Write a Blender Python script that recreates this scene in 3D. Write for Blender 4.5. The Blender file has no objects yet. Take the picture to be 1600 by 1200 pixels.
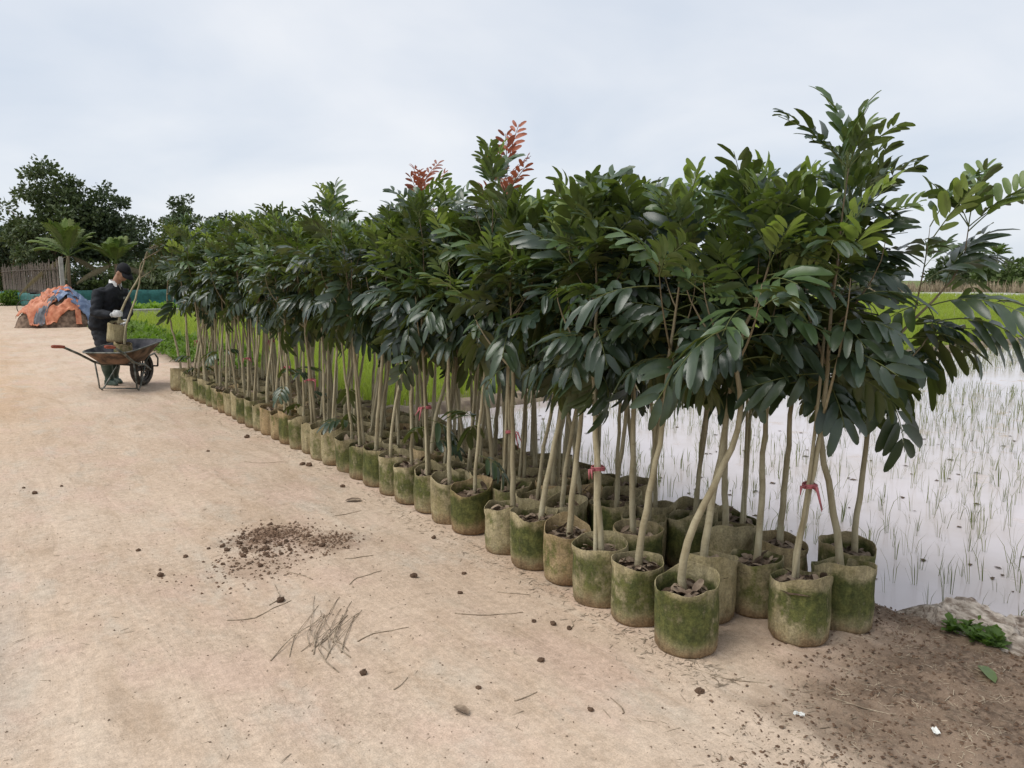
import bpy, math, random
import numpy as np
from mathutils import Vector, Matrix, noise, Euler
R = math.radians
scene = bpy.context.scene
col = scene.collection

# ------------------------------------------------------------------ camera
YAW = R(36.4)                      # world x = across the road, world y = along the road
cam_d = bpy.data.cameras.new('camera'); cam = bpy.data.objects.new('camera', cam_d); col.objects.link(cam)
cam.location = (0, 0, 1.45)
cam.rotation_euler = (R(90 - 7.86), 0, -YAW)
cam_d.sensor_width = 36.0
cam_d.lens = 36.0 * 1180 / 1600
cam_d.clip_start = 0.05; cam_d.clip_end = 3000
scene.camera = cam

# ------------------------------------------------------------------ sky and sun
world = bpy.data.worlds.new('World'); scene.world = world; world.use_nodes = True
wt = world.node_tree; wt.nodes.clear()
def wn(t, **k):
    n = wt.nodes.new(t)
    for a, b in k.items(): setattr(n, a, b)
    return n
SUN_EL, SUN_AZ = R(58), R(-75)     # high, veiled by the overcast
sky = wn('ShaderNodeTexSky', sky_type='NISHITA', sun_disc=False, sun_elevation=SUN_EL, sun_rotation=SUN_AZ)
bg1 = wn('ShaderNodeBackground'); bg1.inputs[1].default_value = 0.07
wt.links.new(sky.outputs[0], bg1.inputs[0])
tc = wn('ShaderNodeTexCoord'); sep = wn('ShaderNodeSeparateXYZ'); wt.links.new(tc.outputs['Generated'], sep.inputs[0])
ad = wn('ShaderNodeMath', operation='ADD'); ad.inputs[1].default_value = 0.28
ab = wn('ShaderNodeMath', operation='ABSOLUTE'); wt.links.new(sep.outputs[2], ab.inputs[0]); wt.links.new(ab.outputs[0], ad.inputs[0])
dv = wn('ShaderNodeVectorMath', operation='DIVIDE'); cmb = wn('ShaderNodeCombineXYZ')
for i in range(3): wt.links.new(ad.outputs[0], cmb.inputs[i])
wt.links.new(tc.outputs['Generated'], dv.inputs[0]); wt.links.new(cmb.outputs[0], dv.inputs[1])
nz = wn('ShaderNodeTexNoise'); nz.inputs['Scale'].default_value = 1.3; nz.inputs['Detail'].default_value = 5; nz.inputs['Roughness'].default_value = .5
nz.inputs['Distortion'].default_value = .3
wt.links.new(dv.outputs[0], nz.inputs['Vector'])
cr = wn('ShaderNodeValToRGB'); cr.color_ramp.elements[0].position = .32; cr.color_ramp.elements[1].position = .7
cr.color_ramp.elements[0].color = (.425, .465, .525, 1); cr.color_ramp.elements[1].color = (.57, .58, .60, 1)
wt.links.new(nz.outputs[0], cr.inputs[0])
bg2 = wn('ShaderNodeBackground'); bg2.inputs[1].default_value = 1.0
wt.links.new(cr.outputs[0], bg2.inputs[0])
mx = wn('ShaderNodeMixShader'); mx.inputs[0].default_value = .88
wt.links.new(bg1.outputs[0], mx.inputs[1]); wt.links.new(bg2.outputs[0], mx.inputs[2])
wo = wn('ShaderNodeOutputWorld'); wt.links.new(mx.outputs[0], wo.inputs[0])
sun_d = bpy.data.lights.new('sun', 'SUN'); sun = bpy.data.objects.new('sun', sun_d); col.objects.link(sun)
sun_d.energy = 1.5; sun_d.angle = R(40); sun_d.color = (1, .965, .91)
sun_dir = Vector((math.sin(SUN_AZ) * math.cos(SUN_EL), math.cos(SUN_AZ) * math.cos(SUN_EL), math.sin(SUN_EL)))
sun.rotation_euler = sun_dir.to_track_quat('Z', 'Y').to_euler(); sun.location = (0, 0, 30)
scene.view_settings.view_transform = 'Standard'; scene.view_settings.look = 'None'
scene.view_settings.gamma = 1; scene.view_settings.exposure = 0.74

# ------------------------------------------------------------------ helpers
rnd = random.Random(7)
def U(a, b): return rnd.uniform(a, b)
def W(x, y):                        # camera-aligned metres (right, forward) -> world across/along
    c, s = math.cos(YAW), math.sin(YAW)
    return (c * x + s * y, -s * x + c * y)
def tag(o, label=None, cat=None, group=None, kind=None):
    if label: o['label'] = label
    if cat: o['category'] = cat
    if group: o['group'] = group
    if kind: o['kind'] = kind
    return o
def link(o, parent=None):
    col.objects.link(o)
    if parent is not None: o.parent = parent
    return o
def empty(name, loc=(0, 0, 0), rz=0.0):
    o = bpy.data.objects.new(name, None); o.location = loc; o.rotation_euler = (0, 0, rz); o.empty_display_size = .1
    return link(o)
def put(name, me, parent=None, loc=None, rot=None, scl=None):
    o = bpy.data.objects.new(name, me)
    if loc is not None: o.location = loc
    if rot is not None: o.rotation_euler = rot
    if scl is not None: o.scale = scl if hasattr(scl, '__len__') else (scl,) * 3
    return link(o, parent)
class MB:
    def __init__(s): s.v = []; s.f = []; s.m = []
    def add(s, vs, fs, m=0):
        b = len(s.v); s.v += [tuple(p) for p in vs]
        for f in fs: s.f.append(tuple(b + i for i in f)); s.m.append(m)
    def box(s, c, d, m=0, rot=None, bev=0):
        x, y, z = (k / 2 for k in d); P = [Vector((a, b, e)) for e in (-z, z) for a, b in ((-x, -y), (x, -y), (x, y), (-x, y))]
        if rot is not None: P = [rot @ p for p in P]
        s.add([p + Vector(c) for p in P], [(0, 3, 2, 1), (4, 5, 6, 7), (0, 1, 5, 4), (1, 2, 6, 5), (2, 3, 7, 6), (3, 0, 4, 7)], m)
    def tube(s, path, rad, seg=8, m=0, cap=True, ell=None):
        path = [Vector(p) for p in path]; n = len(path)
        if not hasattr(rad, '__len__'): rad = [rad] * n
        t0 = (path[1] - path[0]).normalized(); a = t0.orthogonal().normalized()
        V = []
        for i, p in enumerate(path):
            t = (path[min(i + 1, n - 1)] - path[max(i - 1, 0)]).normalized()
            a = (a - t * a.dot(t)).normalized(); b = t.cross(a)
            for k in range(seg):
                an = 2 * math.pi * k / seg
                V.append(p + (a * math.cos(an) + b * math.sin(an)) * rad[i])
        F = [(i * seg + k, i * seg + (k + 1) % seg, (i + 1) * seg + (k + 1) % seg, (i + 1) * seg + k) for i in range(n - 1) for k in range(seg)]
        if cap: F += [tuple(reversed(range(seg))), tuple(range((n - 1) * seg, n * seg))]
        s.add(V, F, m)
    def loft(s, secs, seg=16, m=0, cap=True):      # secs: (centre, axis a, axis b) ellipses
        V = []
        for c, a, b in secs:
            c, a, b = Vector(c), Vector(a), Vector(b)
            for k in range(seg):
                an = 2 * math.pi * k / seg; V.append(c + a * math.cos(an) + b * math.sin(an))
        n = len(secs)
        F = [(i * seg + k, i * seg + (k + 1) % seg, (i + 1) * seg + (k + 1) % seg, (i + 1) * seg + k) for i in range(n - 1) for k in range(seg)]
        if cap: F += [tuple(reversed(range(seg))), tuple(range((n - 1) * seg, n * seg))]
        s.add(V, F, m)
    def ell(s, c, a, b, d, m=0, seg=14, rings=9):   # ellipsoid with axis vectors
        c, a, b, d = Vector(c), Vector(a), Vector(b), Vector(d)
        secs = []
        for i in range(rings):
            t = -math.pi / 2 + math.pi * (i + .12) / (rings - 1 + .24); secs.append((c + d * math.sin(t), a * math.cos(t), b * math.cos(t)))
        s.loft(secs, seg, m)
    def mesh(s, name, mats, smooth=True):
        me = bpy.data.meshes.new(name); me.from_pydata(s.v, [], s.f)
        for m in mats: me.materials.append(m)
        me.polygons.foreach_set('material_index', s.m)
        me.polygons.foreach_set('use_smooth', [smooth] * len(s.f)); me.update()
        return me
    def build(s, name, mats, parent=None, smooth=True, **k):
        return put(name, s.mesh(name, mats if isinstance(mats, list) else [mats], smooth), parent, **k)
REMESH_QUEUE = []
def remesh(o, voxel, smooth=4, fn=None):          # queued: all are evaluated together at the end of the script
    m = o.modifiers.new('r', 'REMESH'); m.mode = 'VOXEL'; m.voxel_size = voxel; m.use_smooth_shade = True
    s = o.modifiers.new('s', 'SMOOTH'); s.iterations = smooth; s.factor = .5
    REMESH_QUEUE.append((o, fn)); return o
def remesh_all():
    dg = bpy.context.evaluated_depsgraph_get(); dg.update()
    got = [(o, fn, bpy.data.meshes.new_from_object(o.evaluated_get(dg))) for o, fn in REMESH_QUEUE]
    for o, fn, me in got:
        mats = list(o.data.materials); o.modifiers.clear(); o.data = me; me.name = o.name
        me.materials.clear()
        for x in mats: me.materials.append(x)
        if fn:
            nv = len(me.vertices); co = np.empty(nv * 3, np.float32); nn = np.empty(nv * 3, np.float32)
            me.vertices.foreach_get('co', co); me.vertices.foreach_get('normal', nn); co = co.reshape(-1, 3); nn = nn.reshape(-1, 3)
            co = np.array([fn(Vector(a), Vector(b)) for a, b in zip(co, nn)], np.float32); me.vertices.foreach_set('co', co.ravel())
        me.polygons.foreach_set('use_smooth', [True] * len(me.polygons)); me.update()
def np_mesh(name, V, F, mat, mi=None, smooth=False):
    """V (n,3) float, F (m,3|4) int -> mesh, quickly"""
    mats = mat if isinstance(mat, list) else [mat]
    k = F.shape[1]; me = bpy.data.meshes.new(name)
    me.vertices.add(len(V)); me.vertices.foreach_set('co', np.ascontiguousarray(V, dtype=np.float32).ravel())
    me.loops.add(F.size); me.loops.foreach_set('vertex_index', np.ascontiguousarray(F, dtype=np.int32).ravel())
    me.polygons.add(len(F)); me.polygons.foreach_set('loop_start', np.arange(0, F.size, k, dtype=np.int32))
    me.polygons.foreach_set('loop_total', np.full(len(F), k, dtype=np.int32))
    if mi is not None: me.polygons.foreach_set('material_index', np.asarray(mi, dtype=np.int32))
    me.polygons.foreach_set('use_smooth', np.full(len(F), smooth))
    for m in mats: me.materials.append(m)
    me.update(calc_edges=True); return me
def fbm(x, y, z=0.0, o=4): return noise.fractal(Vector((x, y, z)), 1.0, 2.0, o)

# ------------------------------------------------------------------ materials
class NB:
    def __init__(s, name):
        s.m = bpy.data.materials.new(name); s.m.use_nodes = True; s.t = s.m.node_tree; s.t.nodes.clear()
        s.out = s.t.nodes.new('ShaderNodeOutputMaterial')
    def n(s, ty, ins=None, **k):
        nd = s.t.nodes.new(ty)
        for a, b in k.items(): setattr(nd, a, b)
        for a, b in (ins or {}).items(): s.set(nd.inputs[a], b)
        return nd
    def set(s, sock, v):
        if isinstance(v, bpy.types.NodeSocket): s.t.links.new(v, sock)
        elif hasattr(v, '__len__') and sock.type == 'RGBA' and len(v) == 3: sock.default_value = (*v, 1)
        else: sock.default_value = v
    def co(s, kind='Object'): return s.n('ShaderNodeTexCoord').outputs[kind]
    def map(s, v, scale=(1, 1, 1), loc=(0, 0, 0), rot=(0, 0, 0)):
        return s.n('ShaderNodeMapping', {'Vector': v, 'Scale': scale, 'Location': loc, 'Rotation': rot}).outputs[0]
    def noise(s, v, scale, detail=4, rough=.55, w=None, dist=0):
        nd = s.n('ShaderNodeTexNoise', {'Vector': v, 'Scale': scale, 'Detail': detail, 'Roughness': rough, 'Distortion': dist})
        if w is not None: nd.noise_dimensions = '4D'; s.set(nd.inputs['W'], w)
        return nd.outputs[0]
    def math(s, op, a, b=0.0, c=None, clamp=False):
        nd = s.n('ShaderNodeMath', {0: a, 1: b}, operation=op, use_clamp=clamp)
        if c is not None: s.set(nd.inputs[2], c)
        return nd.outputs[0]
    def ss(s, v, a, b, lo=0.0, hi=1.0):
        return s.n('ShaderNodeMapRange', {'Value': v, 'From Min': a, 'From Max': b, 'To Min': lo, 'To Max': hi}, interpolation_type='SMOOTHSTEP').outputs[0]
    def mix(s, f, a, b):
        nd = s.n('ShaderNodeMix', data_type='RGBA'); s.set(nd.inputs[0], f); s.set(nd.inputs[6], a); s.set(nd.inputs[7], b); return nd.outputs[2]
    def mul(s, a, b):
        nd = s.n('ShaderNodeMix', data_type='RGBA', blend_type='MULTIPLY'); nd.inputs[0].default_value = 1; s.set(nd.inputs[6], a); s.set(nd.inputs[7], b); return nd.outputs[2]
    def xyz(s, v):
        o = s.n('ShaderNodeSeparateXYZ', {0: v}).outputs; return o[0], o[1], o[2]
    def rand(s): return s.n('ShaderNodeObjectInfo').outputs['Random']
    def bump(s, h, strength=.3, dist=.01, nrm=None):
        nd = s.n('ShaderNodeBump', {'Height': h, 'Strength': strength, 'Distance': dist})
        if nrm is not None: s.set(nd.inputs['Normal'], nrm)
        return nd.outputs[0]
    def bsdf(s, color, rough=.8, normal=None, spec=.3, metal=0.0, **k):
        ins = {'Base Color': color, 'Roughness': rough, 'Specular IOR Level': spec, 'Metallic': metal}
        if normal is not None: ins['Normal'] = normal
        ins.update(k); return s.n('ShaderNodeBsdfPrincipled', ins).outputs[0]
    def fin(s, sh): s.t.links.new(sh, s.out.inputs[0]); return s.m

def m_simple(name, c, rough=.8, var=.25, scale=12, bump=.2, metal=0.0, spec=.3, c2=None):
    b = NB(name); v = b.co(); n1 = b.noise(v, scale, 5); r = b.rand()
    lo = tuple(k * (1 - var) for k in c); hi = c2 or tuple(min(1, k * (1 + var)) for k in c)
    cc = b.mix(b.ss(n1, .3, .7), lo, hi); cc = b.mul(cc, b.mix(r, (.82,) * 3, (1.12,) * 3))
    return b.fin(b.bsdf(cc, rough, b.bump(b.noise(v, scale * 5, 3), bump, .01), spec, metal))

def m_ground():
    b = NB('packed_dirt'); v = b.co(); x, y, z = b.xyz(v)
    big = b.noise(v, .55, 4); mid = b.noise(b.map(v, (1.7, .55, 1)), 2.2, 6, .62); fine = b.noise(v, 38, 6, .7); grit = b.noise(v, 170, 3, .7)
    streak = b.noise(b.map(v, (3.2, .55, 1), rot=(0, 0, .1)), 2.2, 5, .6, dist=.6)
    c = b.mix(b.ss(big, .3, .7), (.525, .398, .295), (.59, .47, .362))
    c = b.mix(b.math('MULTIPLY', b.ss(mid, .45, .72), .55), c, (.41, .295, .20))
    c = b.mix(b.math('MULTIPLY', b.ss(streak, .52, .75), .35), c, (.61, .52, .41))
    c = b.mix(b.math('MULTIPLY', b.ss(streak, .46, .28), .3), c, (.33, .235, .16))
    # orange laterite dust far along the road, bare grey concrete at the left margin
    far = b.math('MULTIPLY', b.ss(y, 6, 12), b.ss(b.math('ADD', x, b.math('MULTIPLY', big, .8)), 1.9, .5))
    c = b.mix(b.math('MULTIPLY', far, .5), c, (.50, .31, .16))
    gr = b.math('MULTIPLY', b.ss(b.math('ADD', x, b.math('MULTIPLY', mid, .35)), .38, .1), b.ss(y, 2.5, 3.2))
    gr = b.math('MULTIPLY', gr, b.ss(y, 8, 5.5))
    c = b.mix(b.math('MULTIPLY', gr, .6), c, (.36, .325, .285))
    # dark field soil at the block's end and along the bank
    e = b.math('SUBTRACT', b.math('ADD', b.math('MULTIPLY', x, .25), .80), y)
    e = b.math('ADD', e, b.math('MULTIPLY', b.math('SUBTRACT', mid, .5), .9))
    e = b.math('ADD', e, b.math('MULTIPLY', b.math('SUBTRACT', fine, .5), .35))
    xe = b.math('ADD', b.math('ADD', x, b.math('MULTIPLY', b.math('SUBTRACT', mid, .5), 1.8)), b.math('MULTIPLY', b.math('SUBTRACT', fine, .5), .5))
    dark = b.math('MULTIPLY', b.ss(e, -.32, .36), b.ss(xe, 1.3, 2.6))
    bank = b.ss(b.math('ADD', x, b.math('MULTIPLY', mid, .3)), 3.0, 3.4)
    bank = b.math('MULTIPLY', bank, b.ss(y, 24, 12))
    dark = b.math('MAXIMUM', dark, bank)
    dc = b.mix(b.ss(fine, .35, .65), (.070, .045, .031), (.165, .115, .080))
    dc = b.mix(b.ss(b.noise(v, 3.5, 5), .45, .65), dc, (.20, .14, .098))
    c = b.mix(b.math('MULTIPLY', dark, .9), c, dc)
    # spilled potting soil stains on the road
    for (px, py, rx, ry, k) in ((1.33, 4.12, .30, .24, .75), (1.60, 3.86, .24, .2, .5), (1.15, 3.75, .30, .2, .35)):
        dx = b.math('DIVIDE', b.math('SUBTRACT', x, px), rx); dy = b.math('DIVIDE', b.math('SUBTRACT', y, py), ry)
        d = b.math('SQRT', b.math('ADD', b.math('MULTIPLY', dx, dx), b.math('MULTIPLY', dy, dy)))
        d = b.math('ADD', d, b.math('MULTIPLY', b.math('SUBTRACT', b.noise(v, 9, 6, .7), .5), 2.2))
        c = b.mix(b.math('MULTIPLY', b.ss(d, 1.1, .3), k), c, (.16, .088, .052))
    pk = b.noise(b.map(v, (1.2, .7, 1), loc=(4, 2, 0)), 1.9, 5, .6); gy_ = b.noise(b.map(v, (1.3, .6, 1), loc=(9, 7, 0)), 2.7, 6, .65)
    keep = b.math('SUBTRACT', 1.0, dark)
    c = b.mix(b.math('MULTIPLY', b.math('MULTIPLY', b.ss(pk, .48, .66), .5), keep), c, (.57, .41, .325))
    c = b.mix(b.math('MULTIPLY', b.math('MULTIPLY', b.ss(gy_, .5, .68), .5), keep), c, (.52, .46, .375))
    patch = b.ss(b.noise(v, 1.4, 4, .6), .4, .62)
    sc1 = b.noise(b.map(v, (1.6, .9, 1), rot=(0, 0, .5)), 13, 7, .72); scr_ = b.ss(b.math('ABSOLUTE', b.math('SUBTRACT', sc1, .5)), .012, .0)
    c = b.mix(b.math('MULTIPLY', b.math('MULTIPLY', scr_, .6), patch), c, (.26, .18, .125))
    spk = b.noise(v, 260, 3, .75); c = b.mix(b.math('MULTIPLY', b.ss(spk, .60, .72), b.ss(patch, 0, 1, .4, .8)), c, (.27, .19, .13))
    c = b.mix(b.math('MULTIPLY', b.ss(spk, .40, .28), .35), c, (.72, .62, .50))
    lump0 = b.noise(v, 17, 6, .66); c = b.mul(c, b.mix(b.ss(lump0, .32, .62), (.91, .90, .885), (1.03,) * 3)); c = b.mul(c, b.mix(b.ss(fine, .3, .7), (.86,) * 3, (1.09,) * 3))
    c = b.mul(c, b.mix(b.ss(grit, .32, .68), (.86,) * 3, (1.10,) * 3))
    h = b.math('ADD', b.math('MULTIPLY', fine, .6), b.math('MULTIPLY', grit, .25))
    h = b.math('ADD', h, b.math('MULTIPLY', streak, .5))
    lump = b.noise(v, 17, 6, .66); n = b.bump(streak, .35, .03); n = b.bump(lump, b.ss(patch, 0, 1, .15, .55), .016, n); n = b.bump(h, .55, .010, n)
    return b.fin(b.bsdf(c, .95, n, .15))

def m_bag():
    b = NB('grow_bag_fabric'); v = b.co(); x, y, z = b.xyz(v); r = b.rand(); w = b.math('MULTIPLY', r, 57.0)
    zz = b.math('DIVIDE', z, .26)
    n1 = b.noise(v, 9, 5, .6, w); n2 = b.noise(v, 26, 5, .65, w); n3 = b.noise(b.map(v, (1, 1, .6)), 5.0, 4, .6, b.math('ADD', w, 9.1)); n4 = b.noise(b.map(v, (1, 1, .22)), 34, 5, .7, w); n5 = b.noise(v, 110, 4, .7, w)
    wv = b.noise(b.map(v, (1, 1, 1.0)), 320, 2)
    tan = b.mix(b.ss(n1, .3, .7), (.30, .25, .135), (.44, .375, .235))
    tan = b.mix(b.math('MULTIPLY', b.ss(r, .72, .95), .6), tan, (.40, .26, .135))
    tan = b.mix(b.math('MULTIPLY', b.ss(n2, .5, .75), .5), tan, (.20, .15, .075))
    tanz = b.math('ADD', zz, b.math('MULTIPLY', b.math('SUBTRACT', n1, .5), .8))
    band = b.math('MULTIPLY', b.ss(tanz, .02, .42), b.ss(tanz, 1.02, .78))
    mo = b.math('ADD', b.math('MULTIPLY', n3, 1.0), b.math('ADD', b.math('MULTIPLY', n2, .45), b.math('MULTIPLY', n4, .35)))
    mo = b.math('ADD', mo, b.math('MULTIPLY', b.math('SUBTRACT', b.math('FRACT', b.math('MULTIPLY', r, 7.31)), .5), .35))
    moss = b.math('MULTIPLY', band, b.ss(mo, .80, .98))
    mc = b.mix(b.ss(n2, .35, .65), (.040, .058, .013), (.115, .125, .034))
    c = b.mix(b.math('MULTIPLY', moss, .92), tan, mc)
    c = b.mix(b.math('MULTIPLY', b.ss(tanz, .26, .02), .75), c, (.235, .15, .088))
    c = b.mix(b.math('MULTIPLY', b.ss(n2, .62, .8), .35), c, (.47, .43, .33))
    c = b.mul(c, b.mix(b.ss(n4, .3, .72), (.68, .68, .66), (1.18, 1.17, 1.13))); c = b.mul(c, b.mix(b.ss(n5, .32, .68), (.74,) * 3, (1.2,) * 3))
    nn = b.bump(b.math('ADD', b.math('ADD', n2, n5), b.math('MULTIPLY', wv, .3)), .6, .007)
    return b.fin(b.bsdf(c, .88, nn, .2))

def m_bark(name='sapling_bark', a=(.30, .25, .155), c_=(.47, .42, .29), d=(.23, .195, .12)):
    b = NB(name); v = b.co(); r = b.rand(); w = b.math('MULTIPLY', r, 31.0)
    n1 = b.noise(b.map(v, (1, 1, .35)), 22, 5, .6, w); ring = b.noise(b.map(v, (.3, .3, 1)), 75, 4, .6, w)
    x, y, z = b.xyz(v)
    c = b.mix(b.ss(n1, .3, .7), a, c_); c = b.mix(b.math('MULTIPLY', b.ss(ring, .55, .75), .5), c, d)
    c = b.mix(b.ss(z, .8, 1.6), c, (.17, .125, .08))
    c = b.mul(c, b.mix(r, (.78, .76, .72), (1.1, 1.1, 1.08)))
    return b.fin(b.bsdf(c, .8, b.bump(b.math('ADD', n1, ring), .5, .006), .25))

def m_leaf(name, top1, top2, back, tr, rough=.36, trf=.22, spec=.5):
    b = NB(name); v = b.co(); r = b.rand(); n1 = b.noise(v, 14, 3, .5, b.math('MULTIPLY', r, 40.0))
    top = b.mix(b.ss(n1, .3, .7), top1, top2); k = b.mix(r, (.62, .68, .76), (1.35, 1.28, 1.05))
    top = b.mul(top, k); bk = b.mul(b.mix(b.ss(n1, .3, .7), back, tuple(q * .75 for q in back)), k)
    g = b.n('ShaderNodeNewGeometry').outputs['Backfacing']
    c = b.mix(g, top, bk); ro = b.math('ADD', b.math('MULTIPLY', g, .25), rough)
    p = b.bsdf(c, ro, b.bump(b.noise(v, 60, 2), .12, .004), spec)
    t = b.n('ShaderNodeBsdfTranslucent', {'Color': tr}).outputs[0]
    mxs = b.n('ShaderNodeMixShader', {0: trf}); b.t.links.new(p, mxs.inputs[1]); b.t.links.new(t, mxs.inputs[2])
    return b.fin(mxs.outputs[0])

def m_water():
    b = NB('muddy_water'); v = b.co(); n1 = b.noise(v, .8, 5, .6); n2 = b.noise(b.map(v, (1, 2.2, 1)), 9, 4, .6)
    n3 = b.noise(v, 2.6, 6, .65)
    c = b.mix(b.ss(n1, .35, .68), (.545, .49, .495), (.48, .42, .40))
    far = b.xyz(v)[0]
    c = b.mix(b.math('MULTIPLY', b.ss(n3, .58, .7), b.ss(far, 5, 9, .15, .8)), c, (.42, .32, .23))
    ro = b.ss(n3, .56, .68, .07, .3)
    return b.fin(b.bsdf(c, ro, b.bump(n2, .05, .01), .5, IOR=1.33))

M = {}
M['ground'] = m_ground(); M['bag'] = m_bag(); M['bark'] = m_bark()
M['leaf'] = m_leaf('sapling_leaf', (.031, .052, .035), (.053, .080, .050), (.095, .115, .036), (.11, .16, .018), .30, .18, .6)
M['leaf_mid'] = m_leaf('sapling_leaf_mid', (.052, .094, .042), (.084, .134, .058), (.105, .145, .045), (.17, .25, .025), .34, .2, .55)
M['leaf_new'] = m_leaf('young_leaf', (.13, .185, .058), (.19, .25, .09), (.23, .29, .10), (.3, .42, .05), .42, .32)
M['leaf_red'] = m_leaf('red_flush_leaf', (.30, .085, .055), (.38, .13, .08), (.36, .13, .085), (.45, .12, .06), .45, .3)
M['rachis'] = m_simple('leaf_stalk', (.13, .15, .05), .6, .2, 30, .05)
M['rachis_red'] = m_simple('leaf_stalk_red', (.24, .10, .06), .6, .2, 30, .05)
M['soil'] = m_simple('potting_soil', (.085, .055, .036), .95, .4, 40, .8, c2=(.17, .115, .075))
M['litter'] = m_simple('dry_leaf', (.19, .125, .085), .8, .45, 18, .2, c2=(.34, .26, .185))
M['ribbon'] = m_simple('pink_twine', (.43, .13, .14), .55, .2, 30, .1)
M['water'] = m_water()
M['mud'] = m_simple('paddy_mud', (.14, .10, .07), .7, .35, 6, .6, c2=(.23, .18, .12))
M['field'] = m_simple('field_soil', (.10, .15, .03), .9, .3, .4, .5, c2=(.17, .20, .05))
M['rice'] = m_leaf('rice_blade', (.29, .39, .045), (.38, .47, .07), (.34, .44, .07), (.5, .62, .08), .5, .4, .2)
M['seedling'] = m_leaf('seedling_blade', (.075, .075, .035), (.22, .24, .07), (.15, .17, .055), (.2, .26, .05), .5, .25, .2)
M['weed'] = m_leaf('weed_leaf', (.07, .14, .02), (.12, .21, .04), (.13, .2, .05), (.2, .35, .03), .5, .3, .3)
M['veg'] = m_leaf('vegetable_leaf', (.14, .27, .025), (.2, .34, .04), (.2, .32, .06), (.3, .5, .04), .45, .3, .3)
M['dark_tree'] = m_leaf('tree_leaf', (.048, .072, .036), (.075, .105, .05), (.085, .115, .05), (.09, .14, .03), .42, .15, .4)
M['mid_tree'] = m_leaf('tree_leaf_mid', (.065, .098, .038), (.095, .135, .055), (.10, .14, .055), (.11, .17, .03), .45, .18, .35)
M['palm'] = m_leaf('palm_frond', (.10, .165, .035), (.16, .22, .06), (.16, .2, .07), (.2, .3, .04), .42, .2, .4)
M['palm_dry'] = m_leaf('dry_palm_frond', (.20, .16, .09), (.28, .235, .14), (.24, .2, .12), (.25, .2, .1), .7, .15, .2)
M['trunk'] = m_bark('tree_bark', (.11, .085, .06), (.19, .15, .11), (.08, .06, .045))
M['stalk'] = m_simple('dry_stalk', (.36, .27, .17), .8, .3, 4, .1, c2=(.5, .41, .28))
M['straw'] = m_simple('straw', (.16, .115, .075), .8, .35, 7, .1, c2=(.44, .36, .26))
M['twig'] = m_simple('dry_twig', (.25, .185, .125), .8, .3, 25, .3, c2=(.46, .37, .27))
M['clod'] = m_simple('soil_clod', (.15, .088, .055), .95, .35, 40, .7, c2=(.22, .14, .09))
M['crumb'] = m_simple('earth_crumb', (.24, .165, .11), .95, .3, 30, .5, c2=(.38, .29, .21))
M['concrete'] = m_simple('concrete', (.36, .35, .32), .85, .2, 6, .3)
M['wood'] = m_simple('weathered_wood', (.085, .066, .052), .85, .35, 9, .5, c2=(.17, .14, .115))
M['net'] = m_simple('teal_net', (.03, .125, .115), .7, .3, 5, .3)
M['orange'] = m_simple('orange_tarp', (.50, .14, .06), .5, .25, 7, .3, c2=(.60, .24, .13), spec=.4)
M['blue'] = m_simple('blue_tarp', (.10, .15, .27), .45, .3, 6, .3, c2=(.19, .25, .37), spec=.4)
M['grey_tarp'] = m_simple('grey_tarp', (.12, .13, .15), .5, .3, 6, .3, c2=(.22, .23, .25))
M['sack'] = m_simple('white_sack', (.42, .40, .34), .6, .3, 9, .3, c2=(.58, .56, .5))
M['heap'] = m_simple('rubbish', (.16, .10, .07), .95, .5, 7, .8, c2=(.30, .21, .15))
bb = NB('old_netting'); vv_ = bb.co(); st_ = bb.noise(bb.map(vv_, (1, .16, .6)), 75, 5, .65, dist=.4); lo_ = bb.noise(vv_, 7, 4)
cc_ = bb.mix(bb.ss(st_, .34, .62), (.26, .205, .165), (.66, .585, .51)); cc_ = bb.mul(cc_, bb.mix(bb.ss(lo_, .35, .65), (.72, .70, .68), (1.06,) * 3))
M['burlap'] = bb.fin(bb.bsdf(cc_, .88, bb.bump(st_, .9, .012), .2))
M['jacket'] = m_simple('navy_jacket', (.012, .014, .019), .75, .3, 9, .3)
M['trouser'] = m_simple('dark_trousers', (.035, .036, .042), .85, .3, 14, .3)
M['boot'] = m_simple('green_rubber', (.022, .060, .040), .5, .3, 8, .1, c2=(.075, .10, .08))
M['skin'] = m_simple('skin', (.33, .185, .125), .55, .12, 20, .1)
M['cap'] = m_simple('black_cap', (.008, .008, .011), .8, .3, 20, .2)
M['hair'] = m_simple('grey_black_hair', (.02, .018, .017), .7, .3, 80, .4)
M['shirt'] = m_simple('white_shirt', (.68, .68, .68), .8, .06, 20, .1)
M['glove'] = m_simple('white_glove', (.74, .74, .74), .9, .06, 60, .3)
M['rust'] = m_simple('rusty_tray', (.10, .065, .045), .7, .5, 9, .3, .3, .3, c2=(.21, .13, .085))
M['tray_in'] = m_simple('worn_tray', (.055, .060, .075), .55, .4, 9, .3, .2, .3, c2=(.16, .15, .16))
M['frame'] = m_simple('frame_paint', (.10, .125, .11), .6, .35, 14, .2, .4, .3, c2=(.25, .24, .21))
M['grip'] = m_simple('red_grip', (.33, .09, .055), .7, .2, 20, .2)
M['tyre'] = m_simple('tyre_rubber', (.045, .040, .036), .9, .3, 20, .4, c2=(.10, .085, .07))
M['rim'] = m_simple('wheel_rim', (.12, .11, .10), .6, .35, 14, .2, .5, .3)
M['metal'] = m_simple('grey_metal', (.30, .30, .29), .5, .25, 14, .1, .6, .4)
M['basket'] = m_simple('yellow_basket', (.48, .42, .22), .7, .2, 14, .2)
M['paper'] = m_simple('white_paper', (.72, .72, .68), .8, .08, 20, .2)
M['bluebag'] = m_simple('blue_plastic', (.16, .36, .58), .4, .15, 9, .1)

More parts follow.
